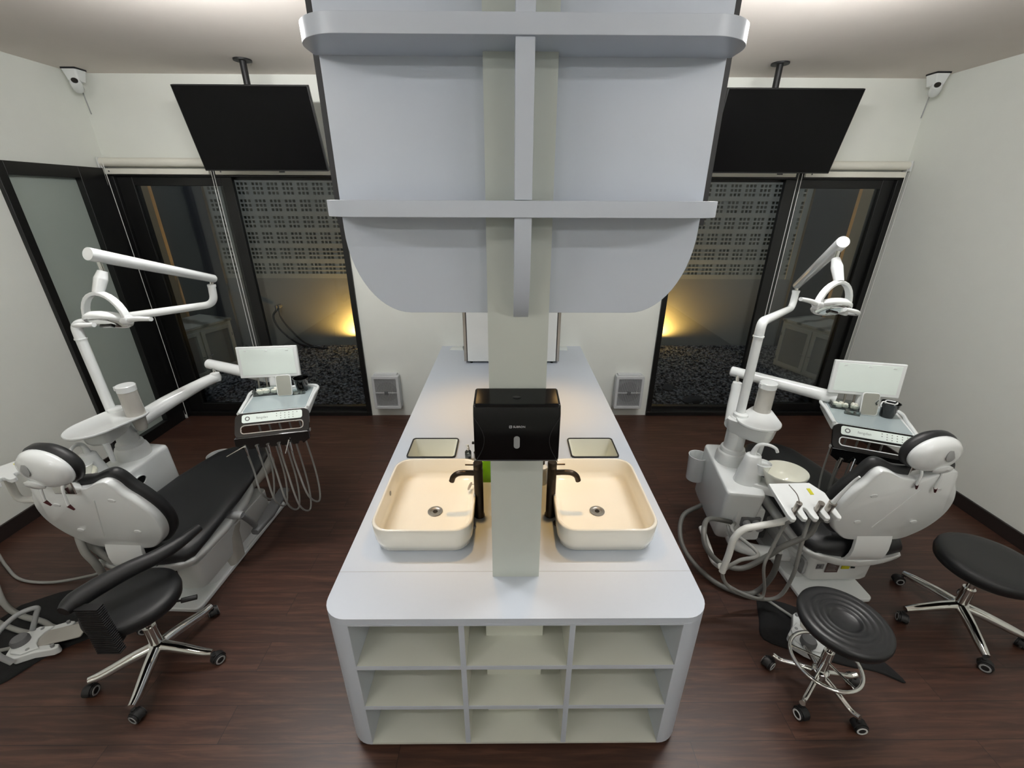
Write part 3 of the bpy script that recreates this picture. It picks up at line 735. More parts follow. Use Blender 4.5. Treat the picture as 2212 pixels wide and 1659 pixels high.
def dental_unit(loc, rz, label, P):
    root = thing('dental_chair', label, 'dental chair', loc, rz, 'dental chair units')
    inv = (Matrix.Translation(loc) @ Matrix.Rotation(rz, 4, 'Z')).inverted()
    # --- base plate
    MB().prism(rrect(-.205, .205, 0, .92, .03, 5), 0, .028).build('base_plate', 'plas', root, bevel=.008)
    # --- drive housing with stickers
    MB().loft([[(x, y, .085) for x, y in rrect(-.15, .195, .085, .75, .04, 5)], [(x, y, .11) for x, y in rrect(-.165, .205, .075, .76, .04, 5)], [(x, y, .265) for x, y in rrect(-.165, .205, .07, .76, .04, 5)]]).build('drive_housing', 'plasm', root, sharp=50, bevel=.006)
    hs = MB()
    hs.loft([[(x, y, .027) for x, y in rrect(-.19, .19, .16, .8, .05, 5)], [(x, y, .085) for x, y in rrect(-.155, .155, .12, .74, .05, 5)]])
    hs.build('base_skirt', 'plasm', root, sharp=50)
    def plate(x0, x1, z0, z1, mt, nm):
        return MB().box(x0, x1, .0672, .0705, z0, z1).build(nm, mt, root)
    p1 = plate(-.128, -.088, .185, .220, 'greylab', 'ce_plate')
    text('CE', .026, T(-.117, .0665, .2025) @ VERT, 'ink', 'lettering', p1)
    p2 = plate(-.072, .000, .160, .235, 'brownlab', 'rating_plate')
    for i in range(5):
        MB().box(-.066, -.010-.008*(i % 2), .0664, .0672, .172+i*.011, .1735+i*.011).build('print_line', 'inkl', p2)
    p3 = plate(.016, .060, .185, .228, 'yellow', 'warning_sticker')
    MB().box(.019, .057, .0664, .0672, .218, .224).build('print_line', 'ink', p3)
    p4 = plate(.070, .092, .190, .232, 'blkm', 'power_switch')
    MB().box(.074, .088, .064, .0672, .200, .222).build('rocker', 'green', p4, bevel=.002)
    # side pedal terminals
    tp = MB().prism(rrect(-.035, .035, -.05, .05, .02, 4), 0, .02).xf(T(-.165, .12, .17, rz=R_(-90)) @ VERT).build('terminal_plate', 'lgrey', root, bevel=.003)
    for dz in (-.025, .025): MB().cyl((-.185, .12, .17+dz), (-.205, .12, .17+dz), .010, n=14).build('terminal', 'chrome', tp)
    # --- upholstery shell under the seat
    sh = MB(); rings = []
    for y, zc, hw, th in ((-.03, .325, .17, .015), (-.015, .318, .22, .028), (.03, .305, .255, .042), (.12, .295, .262, .055), (.30, .29, .262, .06), (.5, .30, .25, .065), (.62, .32, .22, .06), (.66, .33, .19, .045)):
        rings.append(seat_ring(y, zc, hw, th, lift=.05))
    sh.loft(rings).build('seat_shell', 'plasm', root, sharp=60)
    # bellows side body
    bb = MB()
    for i in range(4): bb.prism(rrect(-.17-.01*i, .17+.01*i, .14, .72, .05, 4), .262+i*.004-.16+.03*i, .262-.13+.03*i+.004*i)
    bb.build('lift_bellows', 'plasm', root, bevel=.006)
    # --- seat cushion (long, black, with leg rest)
    cu = MB(); rings = []
    for y, zc, hw, th, lf in ((-.015, .395, .17, .03, .0), (.005, .392, .235, .058, .0), (.05, .388, .262, .070, .01), (.15, .372, .268, .060, .04), (.30, .372, .268, .055, .06), (.45, .392, .262, .055, .05), (.60, .415, .245, .05, .035), (.75, .43, .215, .045, .02), (.88, .44, .18, .04, .01), (.95, .44, .15, .034, 0), (.985, .438, .10, .02, 0)):
        rings.append(seat_ring(y, zc, hw, th, lift=lf))
    cu.loft(rings).build('seat_cushion', 'leather', root, sharp=80)
    # leg rest shell
    lr = MB(); rings = []
    for y, zc, hw, th in ((.60, .36, .20, .04), (.72, .355, .20, .055), (.85, .35, .185, .07), (.95, .33, .16, .085), (1.01, .33, .13, .06)): rings.append(seat_ring(y, zc, hw, th))
    lr.loft(rings).build('leg_rest_shell', 'skin_film', root, sharp=60)
    # support foot
    MB().loft([[(x, y, .03) for x, y in rrect(.135, .215, .30, .42, .03, 4)], [(x, y, .20) for x, y in rrect(.145, .21, .34, .44, .03, 4)], [(x, y, .30) for x, y in rrect(.15, .20, .42, .52, .02, 4)]]).build('support_leg', 'skin_film', root, sharp=50)
    # folded arm rest
    ar = MB().tube([(.22, .36, .37), (.29, .36, .375), (.31, .36, .372)], .024, n=16).build('armrest_pivot', 'lgrey', root)
    MB().tube([(.305, .36, .372), (.31, .40, .30), (.312, .43, .235)], .017, n=12).build('armrest_link', 'grey', ar)
    MB().loft([[(x, .40, z_) for x, z_ in rrect(.30, .345, .19, .225, .012, 4)], [(x, .55, z_) for x, z_ in rrect(.285, .365, .205, .235, .012, 4)], [(x, .76, z_) for x, z_ in rrect(.29, .36, .245, .272, .012, 4)]]).build('armrest_pad', 'grey', ar, sharp=50)
    # --- backrest
    bm_ = T(0, -.02, 0) @ Matrix(((1, 0, 0, 0), (0, P['lean'], 1, -P['lean']*.5), (0, 1, 0, 0), (0, 0, 0, 1)))
    def L2(pts, d): return [bm_ @ Vector((x, z_, d)) for x, z_ in pts]
    b = MB(); b.loft([L2(back_outline(.965), -.022), L2(back_outline(.99), -.018), L2(back_outline(), -.008), L2(back_outline(), .022)])
    bs = b.build('backrest_shell', 'plas', root, sharp=50)
    for sx in (-.14, .14):
        for sz in (.64, .86 if sx > 0 else .82): MB().lathe([(0, 0), (.012, .0), (.010, .004), (0, .005)], m=bm_ @ T(sx, sz, -.022) @ Matrix.Rotation(PI, 4, 'X'), n=14, sx=1.5).build('screw_cap', 'plas', bs)
    MB().cyl(bm_ @ Vector((-.05, .60, -.0222)), bm_ @ Vector((.06, .86, -.0222)), .0022, n=6).build('crease', 'plas', bs)
    b = MB(); rr = []
    for g_, d in ((-.01, .018), (.016, .024), (.026, .04), (.022, .06), (.0, .074), (-.04, .078)): rr.append(L2(back_outline(1, .012, g_), d))
    b.loft(rr).build('backrest_cushion', 'leather', root, sharp=80)
    # hinge cover
    hp = []
    for z_, y in ((.545, -.038), (.50, -.048), (.45, -.052), (.41, -.048), (.37, -.036), (.34, -.012), (.33, .03)): hp.append((y, z_))
    hb = MB(); w0 = .092
    def hring(w): return [(w, y-.006, z_) for y, z_ in hp] + [(w, y+.012, z_) for y, z_ in hp[::-1]]
    hb.loft([hring(-w0), hring(w0)]).build('hinge_cover', 'plas', root, bevel=.004)
    # --- headrest
    hx, hy, hz = P['head']
    hm = T(hx, hy, hz) @ Matrix.Rotation(R_(P.get('head_rz', 0)), 4, 'Z') @ Matrix.Rotation(R_(P.get('head_rx', 100)), 4, 'X')
    hd = MB(); hd.lathe([(0, -.012), (.10, -.012), (.122, 0), (.122, .014), (.106, .036), (.075, .050), (.03, .056), (0, .056)], m=hm, n=40, sx=1.0, sy=.76)
    h_ = hd.build('headrest_shell', 'plas', root, sharp=70)
    MB().lathe([(0, -.062), (.08, -.060), (.112, -.050), (.131, -.032), (.130, -.012), (.115, -.002), (0, -.002)], m=hm, n=40, sx=1.0, sy=.78).build('headrest_cushion', 'leather', root, sharp=80)
    MB().lathe([(0, .0), (.030, .002), (.034, .008), (.024, .012), (0, .013)], m=hm @ T(P.get('rec', .06)*.45, .022, .043, rx=R_(-12), ry=R_(14 if P['rec'] > 0 else -14)), n=24, sx=1.2).build('finger_recess', 'lgrey', h_)
    MB().lathe([(0, 0), (.034, .003), (.038, .012), (.026, .020), (0, .021)], m=hm @ T(P.get('knob', .04), -.058, .040, rx=R_(22)), n=24, sx=1.25, sy=.75).build('headrest_knob', 'plas', h_)
    MB().box(-.05, .05, -.015, .02, -.12, .02).xf(T(hx, hy+.025, hz-.03)).build('headrest_bracket', 'chrome', root, bevel=.005)
    for sx, dz, sy in ((-.045, -.155, -.03), (.050, -.175, -.045)):
        hk = MB().tube([(hx+sx, hy-.005, hz-.055), (hx+sx+.004, hy-.030, hz-.09), (hx+sx, hy-.035, hz+dz)], .0055, n=10).build('release_lever', 'plas', root)
        MB().cyl((hx+sx, hy-.035, hz+dz+.004), (hx+sx+.012, hy-.03, hz+dz-.022), .0075, .004, n=10).build('lever_tip', 'red', hk)
    # --- cuspidor box
    tr, br_ = P['box_top'], P['box_bot']
    def poly(c, r=.03, n=4):
        out = []; k = len(c)
        for i in range(k):
            p = Vector(c[i]); a = (Vector(c[i-1])-p).normalized()*r; b2 = (Vector(c[(i+1) % k])-p).normalized()*r
            for j in range(n+1):
                t_ = j/n; q = (p+a)*(1-t_)**2 + p*2*t_*(1-t_) + (p+b2)*t_**2; out.append((q.x, q.y))
        return out
    z0b, z1b = .20, .63
    cb = MB(); tp_, bt_ = poly(tr), poly(br_)
    sc_ = lambda pts, s: [(sum(p[0] for p in pts)/len(pts)*(1-s)+x*s, sum(p[1] for p in pts)/len(pts)*(1-s)+y*s) for x, y in pts]
    cb.loft([[(x, y, z0b) for x, y in sc_(bt_, .9)], [(x, y, z0b+.03) for x, y in bt_], [(x, y, z1b-.02) for x, y in tp_], [(x, y, z1b-.005) for x, y in sc_(tp_, .98)], [(x, y, z1b) for x, y in sc_(tp_, .94)]])
    cb_ = cb.build('cuspidor_body', 'plas', root, sharp=45)
    # seam line of side cover
    tv_ = [Vector((*tr[0], z1b-.03)), Vector((*tr[1], z1b-.03)), Vector((*br_[1], z0b+.04)), Vector((*br_[0], z0b+.04))]
    # connector panel on the near face
    nc = (Vector(tr[1])+Vector(tr[2]))/2; nb = (Vector(br_[1])+Vector(br_[2]))/2
    cp = MB().loft([[(x, nb.y+.10, z_) for x, z_ in rrect(nb.x-.055, nb.x+.115, .26, .50, .015, 3)], [(x, nb.y-.065, z_) for x, z_ in rrect(nb.x-.05, nb.x+.11, .27, .49, .015, 3)]]).build('connector_panel', 'plasm', cb_, bevel=.004)
    MB().box(nb.x-.02, nb.x+.09, nb.y-.078, nb.y-.06, .38, .44).build('socket_block', 'grey', cb_, bevel=.004)
    for sx in (.008, .062): MB().cyl((nb.x+sx, nb.y-.075, .41), (nb.x+sx, nb.y-.125, .40), .021, n=16).lathe([(0, 0), (.016, 0), (.012, .01), (0, .012)], (nb.x+sx, nb.y-.11, .40)).build('hose_coupling', 'lgrey', cb_)
    # right face: filter door with oval pull
    rf0 = (Vector(tr[2])*.55+Vector(tr[3])*.45); rdir = (Vector(tr[3])-Vector(tr[2])).normalized(); ra = math.atan2(rdir.y, rdir.x)
    MB().prism([(.045*math.cos(i*PI/12), .028*math.sin(i*PI/12)) for i in range(24)], 0, .006).xf(T(rf0.x+.002, rf0.y, .545, rz=ra) @ VERT).build('pull_opening', 'blk', cb_)
    of_ = MB(); frame_loop(of_, [(.050*math.cos(i*PI/12), .033*math.sin(i*PI/12)) for i in range(24)], [(.045*math.cos(i*PI/12), .028*math.sin(i*PI/12)) for i in range(24)], 0, .010)
    of_.xf(T(rf0.x+.002, rf0.y, .545, rz=ra) @ VERT).build('pull_rim', 'plas', cb_)
    # --- column
    cx, cy = P['col']
    MB().lathe([(0, .625), (.088, .625), (.086, .675), (.080, .695), (.078, .700), (.070, .705), (.069, .72), (.066, .728), (.055, .73), (.055, .93), (.050, .935), (0, .935)], (cx, cy, 0), 36).build('column', 'plasm', root)
    MB().lathe([(0, .90), (.040, .90), (.040, .955), (.033, .96), (0, .96)], (cx, cy, 0), 28).build('column_collar', 'plas', root)
    # --- lamp pole, arms and operating lamp (world coordinates given)
    lp = P['lamp_pts']   # pole base, pole top, elbow, elbow_up, arm_end
    pb_, pt_, e1, e2, e3, e4 = [Vector(q) for q in lp]
    d12 = (e1-pt_).normalized()
    pole = MB().cyl(pb_, pt_-Vector((0, 0, .07)), .025, n=24).cyl(pt_-Vector((0, 0, .085)), pt_-Vector((0, 0, .078)), .029, n=24).build('lamp_pole', 'plas', root, mx=inv)
    MB().pipe([pt_-Vector((0, 0, .08)), pt_, e1, e2], .02, fil=.075, n=20, rad=[.0255, .025, .0195, .0195]).cyl(e2-Vector((0, 0, .012)), e2, .0215, n=20).build('lamp_arm', 'plas', root, mx=inv)
    MB().cyl(e2-Vector((0, 0, .015)), e3+Vector((0, 0, .01)), .009, n=14).build('arm_joint', 'chrome', root, mx=inv)
    d34 = (e4-e3).normalized()
    MB().tube([e3-d34*.02, e3-d34*.015, e4-d34*.01, e4], .021, n=22, smooth=False, rad=[.019, .022, .028, .027]).build('spring_arm', 'plas', root, mx=inv)
    hd0 = e4 - d34*.035 - Vector((0, 0, .02)); lh = Vector(P['lamp_head'])
    MB().cyl(hd0, hd0-Vector((0, 0, .05)), .009, n=12).build('lamp_pivot', 'chrome', root, mx=inv)
    q0 = hd0-Vector((0, 0, .045)); yk = lh+Vector((0, 0, .122))
    dd = (yk-q0)
    MB().tube([q0, q0+dd*.35, q0+dd*.5, q0+dd*.75, yk], .02, n=18, rad=[.018, .025, .024, .022, .020]).build('lamp_stem', 'plas', root, mx=inv)
    la = P['lamp_rz']; lm = Matrix.Translation(lh) @ Matrix.Rotation(la, 4, 'Z') @ Matrix.Rotation(R_(P['lamp_tilt']), 4, 'Y') @ Matrix.Rotation(R_(-32), 4, 'X')
    lm2 = inv @ lm
    hoop = [(.112*math.cos(PI*i/14), 0, .122*math.sin(PI*i/14)) for i in range(15)]
    hb_ = MB(); rg = []
    for i, p in enumerate(hoop):
        a = PI*i/14; n_ = Vector((math.cos(a), 0, math.sin(a))); o_ = Vector(p)
        rg.append([o_+n_*.008+Vector((0, .016, 0)), o_+n_*.008-Vector((0, .016, 0)), o_-n_*.008-Vector((0, .016, 0)), o_-n_*.008+Vector((0, .016, 0))])
    yoke = hb_.loft(rg).build('lamp_yoke', 'plas', root, bevel=.005, mx=inv @ Matrix.Translation(lh) @ Matrix.Rotation(la, 4, 'Z'))
    head = MB().lathe([(0, .035), (.05, .033), (.085, .022), (.100, .004), (.098, -.006), (.090, -.012), (.085, -.008), (0, .010)], n=36, sy=.78).build('lamp_head', 'plas', root, sharp=60, mx=lm2)
    MB().lathe([(0, .004), (.045, .0), (.078, -.010), (.082, -.006), (0, .009)], n=30, sy=.78).build('reflector', 'chrome', head, mx=lm2)
    MB().box(-.035, .035, -.010, .010, -.030, -.016).build('bulb_shield', 'blk', head, bevel=.004, mx=lm2)
    for sx in (-1, 1):
        MB().cyl((sx*.085, 0, .0), (sx*.125, 0, .0), .020, n=18).build('handle_hub', 'plas', head, bevel=.003, mx=lm2)
        if sx == P.get('hsign', 1): MB().tube([(sx*.118, 0, 0), (sx*.19, -.012, -.004), (sx*.27, -.020, -.012)], .01, n=12, rad=[.013, .011, .009]).build('lamp_handle', 'plas', head, mx=lm2)
        else: MB().tube([(sx*.118, 0, -.005), (sx*.11, -.05, -.03), (sx*.03, -.085, -.045), (-sx*.05, -.08, -.045)], .01, n=12).build('lamp_handle', 'plas', head, mx=lm2)
    # --- cup table with cup dispenser
    tx, ty, tr_ = P['table']; tz = .94
    ux, uy = P['cup']
    P2 = [(tx+tr_*P['tsx']*math.cos(i*PI/30), ty+tr_*P['tsy']*math.sin(i*PI/30)) for i in range(60)] + [(ux+.060*math.cos(i*PI/16), uy+.060*math.sin(i*PI/16)) for i in range(32)] + ([(cx+.045*math.cos(i*PI/10), cy+.045*math.sin(i*PI/10)) for i in range(20)] if P['cup_under'] else [])
    P2 = sorted(set(P2)); hull = []
    for seq in (P2, P2[::-1]):
        h2 = []
        for p in seq:
            while len(h2) > 1 and (h2[-1][0]-h2[-2][0])*(p[1]-h2[-2][1]) - (h2[-1][1]-h2[-2][1])*(p[0]-h2[-2][0]) <= 0: h2.pop()
            h2.append(p)
        hull += h2[:-1]
    MB().loft([[(x, y, tz-.014) for x, y in sc_(hull, .96)], [(x, y, tz-.006) for x, y in hull], [(x, y, tz+.002) for x, y in hull], [(x, y, tz+.004) for x, y in sc_(hull, .985)], [(x, y, tz+.0005) for x, y in sc_(hull, .95)]]).build('side_table', 'plas', root, sharp=60)
    bx_ = (Vector((tx, ty))*.55+Vector((cx, cy))*.45)
    ang = math.atan2(ty-cy, tx-cx)
    MB().loft([[(x, y, -.115) for x, y in rrect(-.07, .11, -.045, .045, .02, 4)], [(x, y, -.09) for x, y in rrect(-.10, .13, -.06, .06, .03, 4)], [(x, y, -.01) for x, y in rrect(-.11, .14, -.075, .075, .03, 4)]]).xf(T(bx_.x, bx_.y, tz, rz=ang)).build('table_bracket', 'plasm', root, bevel=.004)
    MB().cyl((tx+.04, ty-.02, tz-.22), (tx+.04, ty-.02, tz-.10), .012, .016, n=14).build('bracket_pin', 'plas', root)
    cd = MB().lathe([(0, 0), (.047, 0), (.045, .16), (0, .16)], (ux, uy, tz-.002), 30).build('cup_dispenser', 'skin_film', root)
    MB().lathe([(0, .150), (.047, .150), (.048, .182), (.044, .186), (0, .186)], (ux, uy, tz), 30).box(ux-.055, ux-.02, uy-.02, uy+.005, tz+.155, tz+.18).build('dispenser_cap', 'plas', cd)
    if P.get('cup_under'): MB().lathe([(0, -.09), (.024, -.088), (.030, -.07), (.036, .0), (0, .0)], (ux+.005, uy, tz-.012), 26).build('cup_outlet', 'skin_film', cd)
    # --- cuspidor bowl with spout tower
    qx, qy = P['bowl']; sx0, sy0 = P['tower']
    twr = MB().lathe([(0, .60), (.070, .60), (.072, .63), (.060, .70), (.045, .77), (.040, .80), (.034, .806), (0, .807)], (sx0, sy0, 0), 30, sx=1.05, sy=.85).build('spout_tower', 'plas', root, sharp=60)
    cdx = (qx-sx0); cdy = (qy-sy0); cl = math.hypot(cdx, cdy); ux_, uy_ = cdx/cl, cdy/cl
    chx, chy = sx0+ux_*.055, sy0+uy_*.055
    MB().lathe([(0, .70), (.030, .70), (.040, .755), (.044, .765), (.041, .768), (.036, .755), (0, .752)], (chx, chy, 0), 28).build('cup_rest', 'plas', twr)
    MB().lathe([(0, .615), (.06, .615), (.085, .66), (.112, .72), (.122, .748), (.119, .753), (.110, .742), (.085, .70), (.05, .668), (0, .66)], (qx, qy, 0), 44, sx=P.get('bsx', .95), sy=P.get('bsy', .85)).build('spittoon_bowl', 'cream', root, sharp=60)
    a_ = math.atan2(cdy, cdx)
    MB().loft([[(x, y, .60) for x, y in rrect(-.05, .20, -.055, .055, .05, 5)], [(x, y, .65) for x, y in rrect(-.05, .20, -.05, .05, .045, 5)]]).xf(T(sx0, sy0, 0, rz=a_)).build('bowl_support', 'plasm', root, bevel=.006)
    MB().tube([(sx0-ux_*.005, sy0-uy_*.005, .80), (sx0+ux_*.002, sy0, .84), (sx0+ux_*.015, sy0+uy_*.015, .87), (sx0+ux_*.05, sy0+uy_*.05, .882), (sx0+ux_*.09, sy0+uy_*.09, .872), (sx0+ux_*.105, sy0+uy_*.105, .850)], .01, n=14, rad=[.017, .013, .0105, .009, .0085, .0085]).build('rinse_spout', 'plas', twr)
    # --- tray arm and instrument tray
    ta = [Vector(q) for q in P['arm']]   # column exit, joint1, joint2(up), tray end
    MB().tube([ta[0], ta[0]*.6+ta[1]*.4+Vector((0, 0, .012)), ta[0]*.2+ta[1]*.8+Vector((0, 0, .01)), ta[1]], .03, n=20, rad=[.050, .046, .036, .034]).build('tray_arm', 'plas', root, mx=inv)
    dj = (ta[1]-ta[0]).normalized(); MB().lathe([(0, -.03), (.028, -.026), (.034, 0), (.028, .030), (.015, .034), (0, .034)], ta[1], 22).build('arm_knuckle', 'plas', root, mx=inv)
    MB().cyl(ta[1]+Vector((0, 0, .02)), ta[2], .011, n=14).build('arm_joint', 'chrome', root, mx=inv)
    d23 = (ta[3]-ta[2]).normalized()
    MB().tube([ta[2]-d23*.045, ta[2]-d23*.040, ta[3]-d23*.02, ta[3]], .037, n=24, smooth=False, rad=[.029, .034, .040, .038]).build('upper_tray_arm', 'plas', root, mx=inv)
    # tray local frame
    tm = inv @ Matrix.Translation(P['tray']) @ Matrix.Rotation(P['tray_rz'], 4, 'Z')
    Wt, Dt = P['tray_w'], P['tray_d']
    tb = MB().prism(rrect(0, Wt, -.01, Dt, .025, 5), -.045, -.002).build('tray_body', 'plas', root, bevel=.008, mx=tm)
    rl = MB(); rl.tube([(.006, 0, .0), (.0, Dt*.5, .004), (.006, Dt-.01, .004), (Wt*.5, Dt, .004), (Wt-.006, Dt-.01, .004), (Wt, Dt*.5, .004), (Wt-.006, 0, .0)], .010, n=12, sub=6); rl.build('tray_rim', 'plas', tb, mx=tm)
    MB().prism(rrect(.022, Wt-.022, .012, Dt-.02, .01, 4), -.003, .0015).build('tray_mat', 'glassmat', tb, mx=tm)
    # front fascia: black frame with a slot (handle) hanging below a sloped control strip
    fm = tm @ T(0, -.012, -.002, rx=R_(-40)) @ VERT      # sloped plane, v downwards negative
    fr = MB(); n_ = 6
    frame_loop(fr, rrect(-.005, Wt+.005, -.145, .005, .035, n_), rrect(.028, Wt-.028, -.118, -.070, .018, n_), 0, .016)
    fa = fr.build('fascia', P.get('fmat', 'blk2'), root, bevel=.004, mx=fm)
    st = rrect(.032, Wt-.032, -.056, -.006, .012, 5)
    cpn = MB().prism(st, .016, .0185).build('control_panel', 'panel_white', fa, bevel=.001, mx=fm)
    gl = MB(); frame_loop(gl, [(.013*math.cos(i*PI/12), .013*math.sin(i*PI/12)) for i in range(24)], [(.008*math.cos(i*PI/12), .008*math.sin(i*PI/12)) for i in range(24)], 0, .001)
    gl.xf(T(.062, -.031, .0186)).build('power_button', 'grey', cpn, mx=fm)
    text('fengdan', .020, fm @ T(Wt*.36, -.031, .0187), 'inkl', 'brand_lettering', cpn)
    ks = MB(); rnd = random.Random(11)
    for i in range(6):
        for j in range(3):
            if rnd.random() < .85: ks.cyl((Wt*.56+i*.022, -.017-j*.014, .0185), (Wt*.56+i*.022, -.017-j*.014, .0192), .0032, n=8)
    ks.build('key_symbols', 'inkl', cpn, mx=fm)
    sl = MB(); frame_loop(sl, rrect(.026, Wt-.026, -.120, -.068, .020, n_), rrect(.031, Wt-.031, -.115, -.073, .016, n_), .010, .0185); sl.build('slot_trim', 'plas' if not P.get('chrome_slot') else 'chrome', fa, mx=fm)
    # lower hanging part with holders
    lm_ = tm @ T(0, -.103, -.098, rx=R_(-8)) @ VERT
    low = []
    npk = 6; low = [(Wt+.004, .0), (-.004, .0), (-.004, -.045)]
    for i in range(npk):
        xc = .02+(Wt-.04)*(i+.5)/npk
        for k2 in range(7):
            a = PI - PI*k2/6; low.append((xc+.012*math.cos(a), -.072+.016*math.sin(a)))
    low.append((Wt+.004, -.045))
    MB().prism(low, -.004, .020).build('instrument_holder', 'blk', fa, bevel=.0025, mx=lm_)
    MB().box(.0, Wt, -.02, -.005, -.05, -.005).build('holder_back', 'plas', fa, mx=lm_)
    H = P['hose_ends']
    mw = Matrix.Translation(P['tray']) @ Matrix.Rotation(P['tray_rz'], 4, 'Z')
    for i in range(5):
        xc = .02+(Wt-.04)*(i+.5)/npk
        st_ = inv @ mw @ Vector((xc, -.135, -.155)); bk = inv @ mw @ Vector((xc+.01, .10, -.05))
        hh = H[i] if i < len(H) else .35
        cn = MB().cyl(st_+Vector((0, -.004, .012)), st_-Vector((0, 0, .05)), .009, .006, n=12)
        if P['instr'][i] == 'tip':
            v0 = inv @ mw @ Vector((xc, -.135, -.14)); v1 = inv @ mw @ Vector((xc-.085, -.19, -.165)); cn.cyl(v0, v1, .004, .0025, n=8)
        if P['instr'][i] == 'probe':
            v0 = inv @ mw @ Vector((xc, -.14, -.13)); v1 = inv @ mw @ Vector((xc-.02, -.19, -.19)); cn.cyl(v0, v1, .004, .0025, n=8)
        ins = cn.build('handpiece', 'chrome', root)
        low_ = (st_+bk)/2; low_.z = hh
        sw = Vector((P['sway']*(.5+.2*i), 0, 0))
        MB().tube([st_-Vector((0, 0, .045)), st_*.85+low_*.15+Vector((0, 0, -.10)), Vector((st_.x, st_.y, hh+.12))+sw*.6, Vector((low_.x, low_.y, hh))+sw, Vector((bk.x, bk.y, hh+.14))+sw*.6, bk-Vector((0, 0, .06)), bk], .0055, n=8).build('instrument_hose', 'hose', ins)
    # x-ray viewer standing behind the tray
    vm = inv @ Matrix.Translation(P['viewer']) @ Matrix.Rotation(P['viewer_rz'], 4, 'Z') @ Matrix.Rotation(R_(-8), 4, 'X')
    vw = MB().box(0, .37, 0, .022, 0, .205).build('film_viewer', 'plas', root, bevel=.006, mx=vm)
    MB().box(.022, .348, -.0015, .001, .020, .190).build('viewer_screen', 'panel_white', vw, mx=vm)
    for i in range(3): MB().box(.05+i*.125, .066+i*.125, -.004, -.001, .175, .181).build('film_clip', 'plas', vw, mx=vm)
    MB().tube([(.10, .012, .005), (.10, .012, -.07)], .006, n=8, smooth=False).tube([(.15, .012, .005), (.15, .012, -.07)], .006, n=8, smooth=False).build('viewer_stand', 'steel', vw, mx=vm)
    MB().cyl((.19, .03, -.10), (.19, .03, .02), .03, n=18).build('viewer_post', 'plas', vw, mx=vm)
    # --- assistant instrument holder
    am = inv @ Matrix.Translation(P['asst']) @ Matrix.Rotation(P['asst_rz'], 4, 'Z') @ Matrix.Rotation(R_(P.get('asst_rx', -12)), 4, 'X')
    pl_ = [(-.11, .17), (-.125, .155), (-.105, .0)]
    nf = 5; pitch = .052
    pl_ = []
    x_l = -.13
    pts = [(x_l+.0, .20), (x_l-.0, .18)]
    for i in range(nf):
        x0_ = x_l+i*pitch; x1_ = x0_+pitch-.022 if i < nf else 0
        pts += [(x0_, .028), (x0_+.006, .004), (x0_+.022, .0), (x0_+.030, .010), (x0_+.031, .05)]
        if i < nf-1: pts += [(x0_+.037, .062), (x0_+.046, .062), (x0_+pitch, .05)]
    pts += [(x_l+nf*pitch-.018, .14), (x_l+nf*pitch-.06, .20)]
    ah = MB().prism(pts, -.022, 0).build('assistant_holder', 'plas', root, bevel=.004, mx=am)
    MB().box(.035, .052, .13, .165, 0, .0015).build('green_note', 'yellow', ah, mx=am)
    at = [inv @ Vector(q) for q in P['asst_arm']]
    MB().tube(at, .016, n=16, sub=8).build('assistant_arm', 'tubew', root)
    am_h = am
    def hp_(i, kind):
        xx = x_l+i*pitch+.041
        if kind == 'syr':
            hs_ = MB().cyl((xx, .045, -.03), (xx, .05, .055), .010, .013, n=14).build('air_syringe', 'steel', ah, bevel=.001, mx=am); MB().tube([(xx, .05, .055), (xx-.012, .075, .085), (xx-.045, .105, .115)], .0022, n=6).build('nozzle', 'steel', ah, mx=am)
        if kind == 'suc':
            MB().cyl((xx, .045, -.03), (xx, .05, .05), .012, .014, n=14).build('suction_grip', 'steel', ah, mx=am)
        if kind == 'tip':
            MB().cyl((xx, .045, -.03), (xx, .05, .05), .014, .017, n=14).build('suction_grip', 'steel', ah, mx=am); MB().tube([(xx, .05, .05), (xx+.012, .055, .12), (xx+.028, .06, .19), (xx+.03, .055, .225)], .006, n=10, rad=[.0105, .0075, .0055, .0045]).build('suction_tip', 'plas', ah, mx=am)
    for i, kd in enumerate(P['asst_tools']): hp_(i, kd)
    for r_, col_, pts_ in P['hoses']:
        MB().tube([inv @ Vector(q) for q in pts_], r_, n=10, sub=8).build('floor_hose' if r_ > .014 else 'suction_hose', col_, root)
    # tube joining chair and cuspidor
    MB().tube([(-.52, .30, .24), (-.47, .28, .165), (-.36, .26, .135), (-.22, .25, .12), (-.12, .26, .12)], .035, n=20, rad=[.036, .040, .038, .042, .055]).build('link_tube', 'plas', root)
    MB().box(-.30, -.18, .45, .85, .05, .28).build('junction_box', 'grey', root, bevel=.01)
    return root

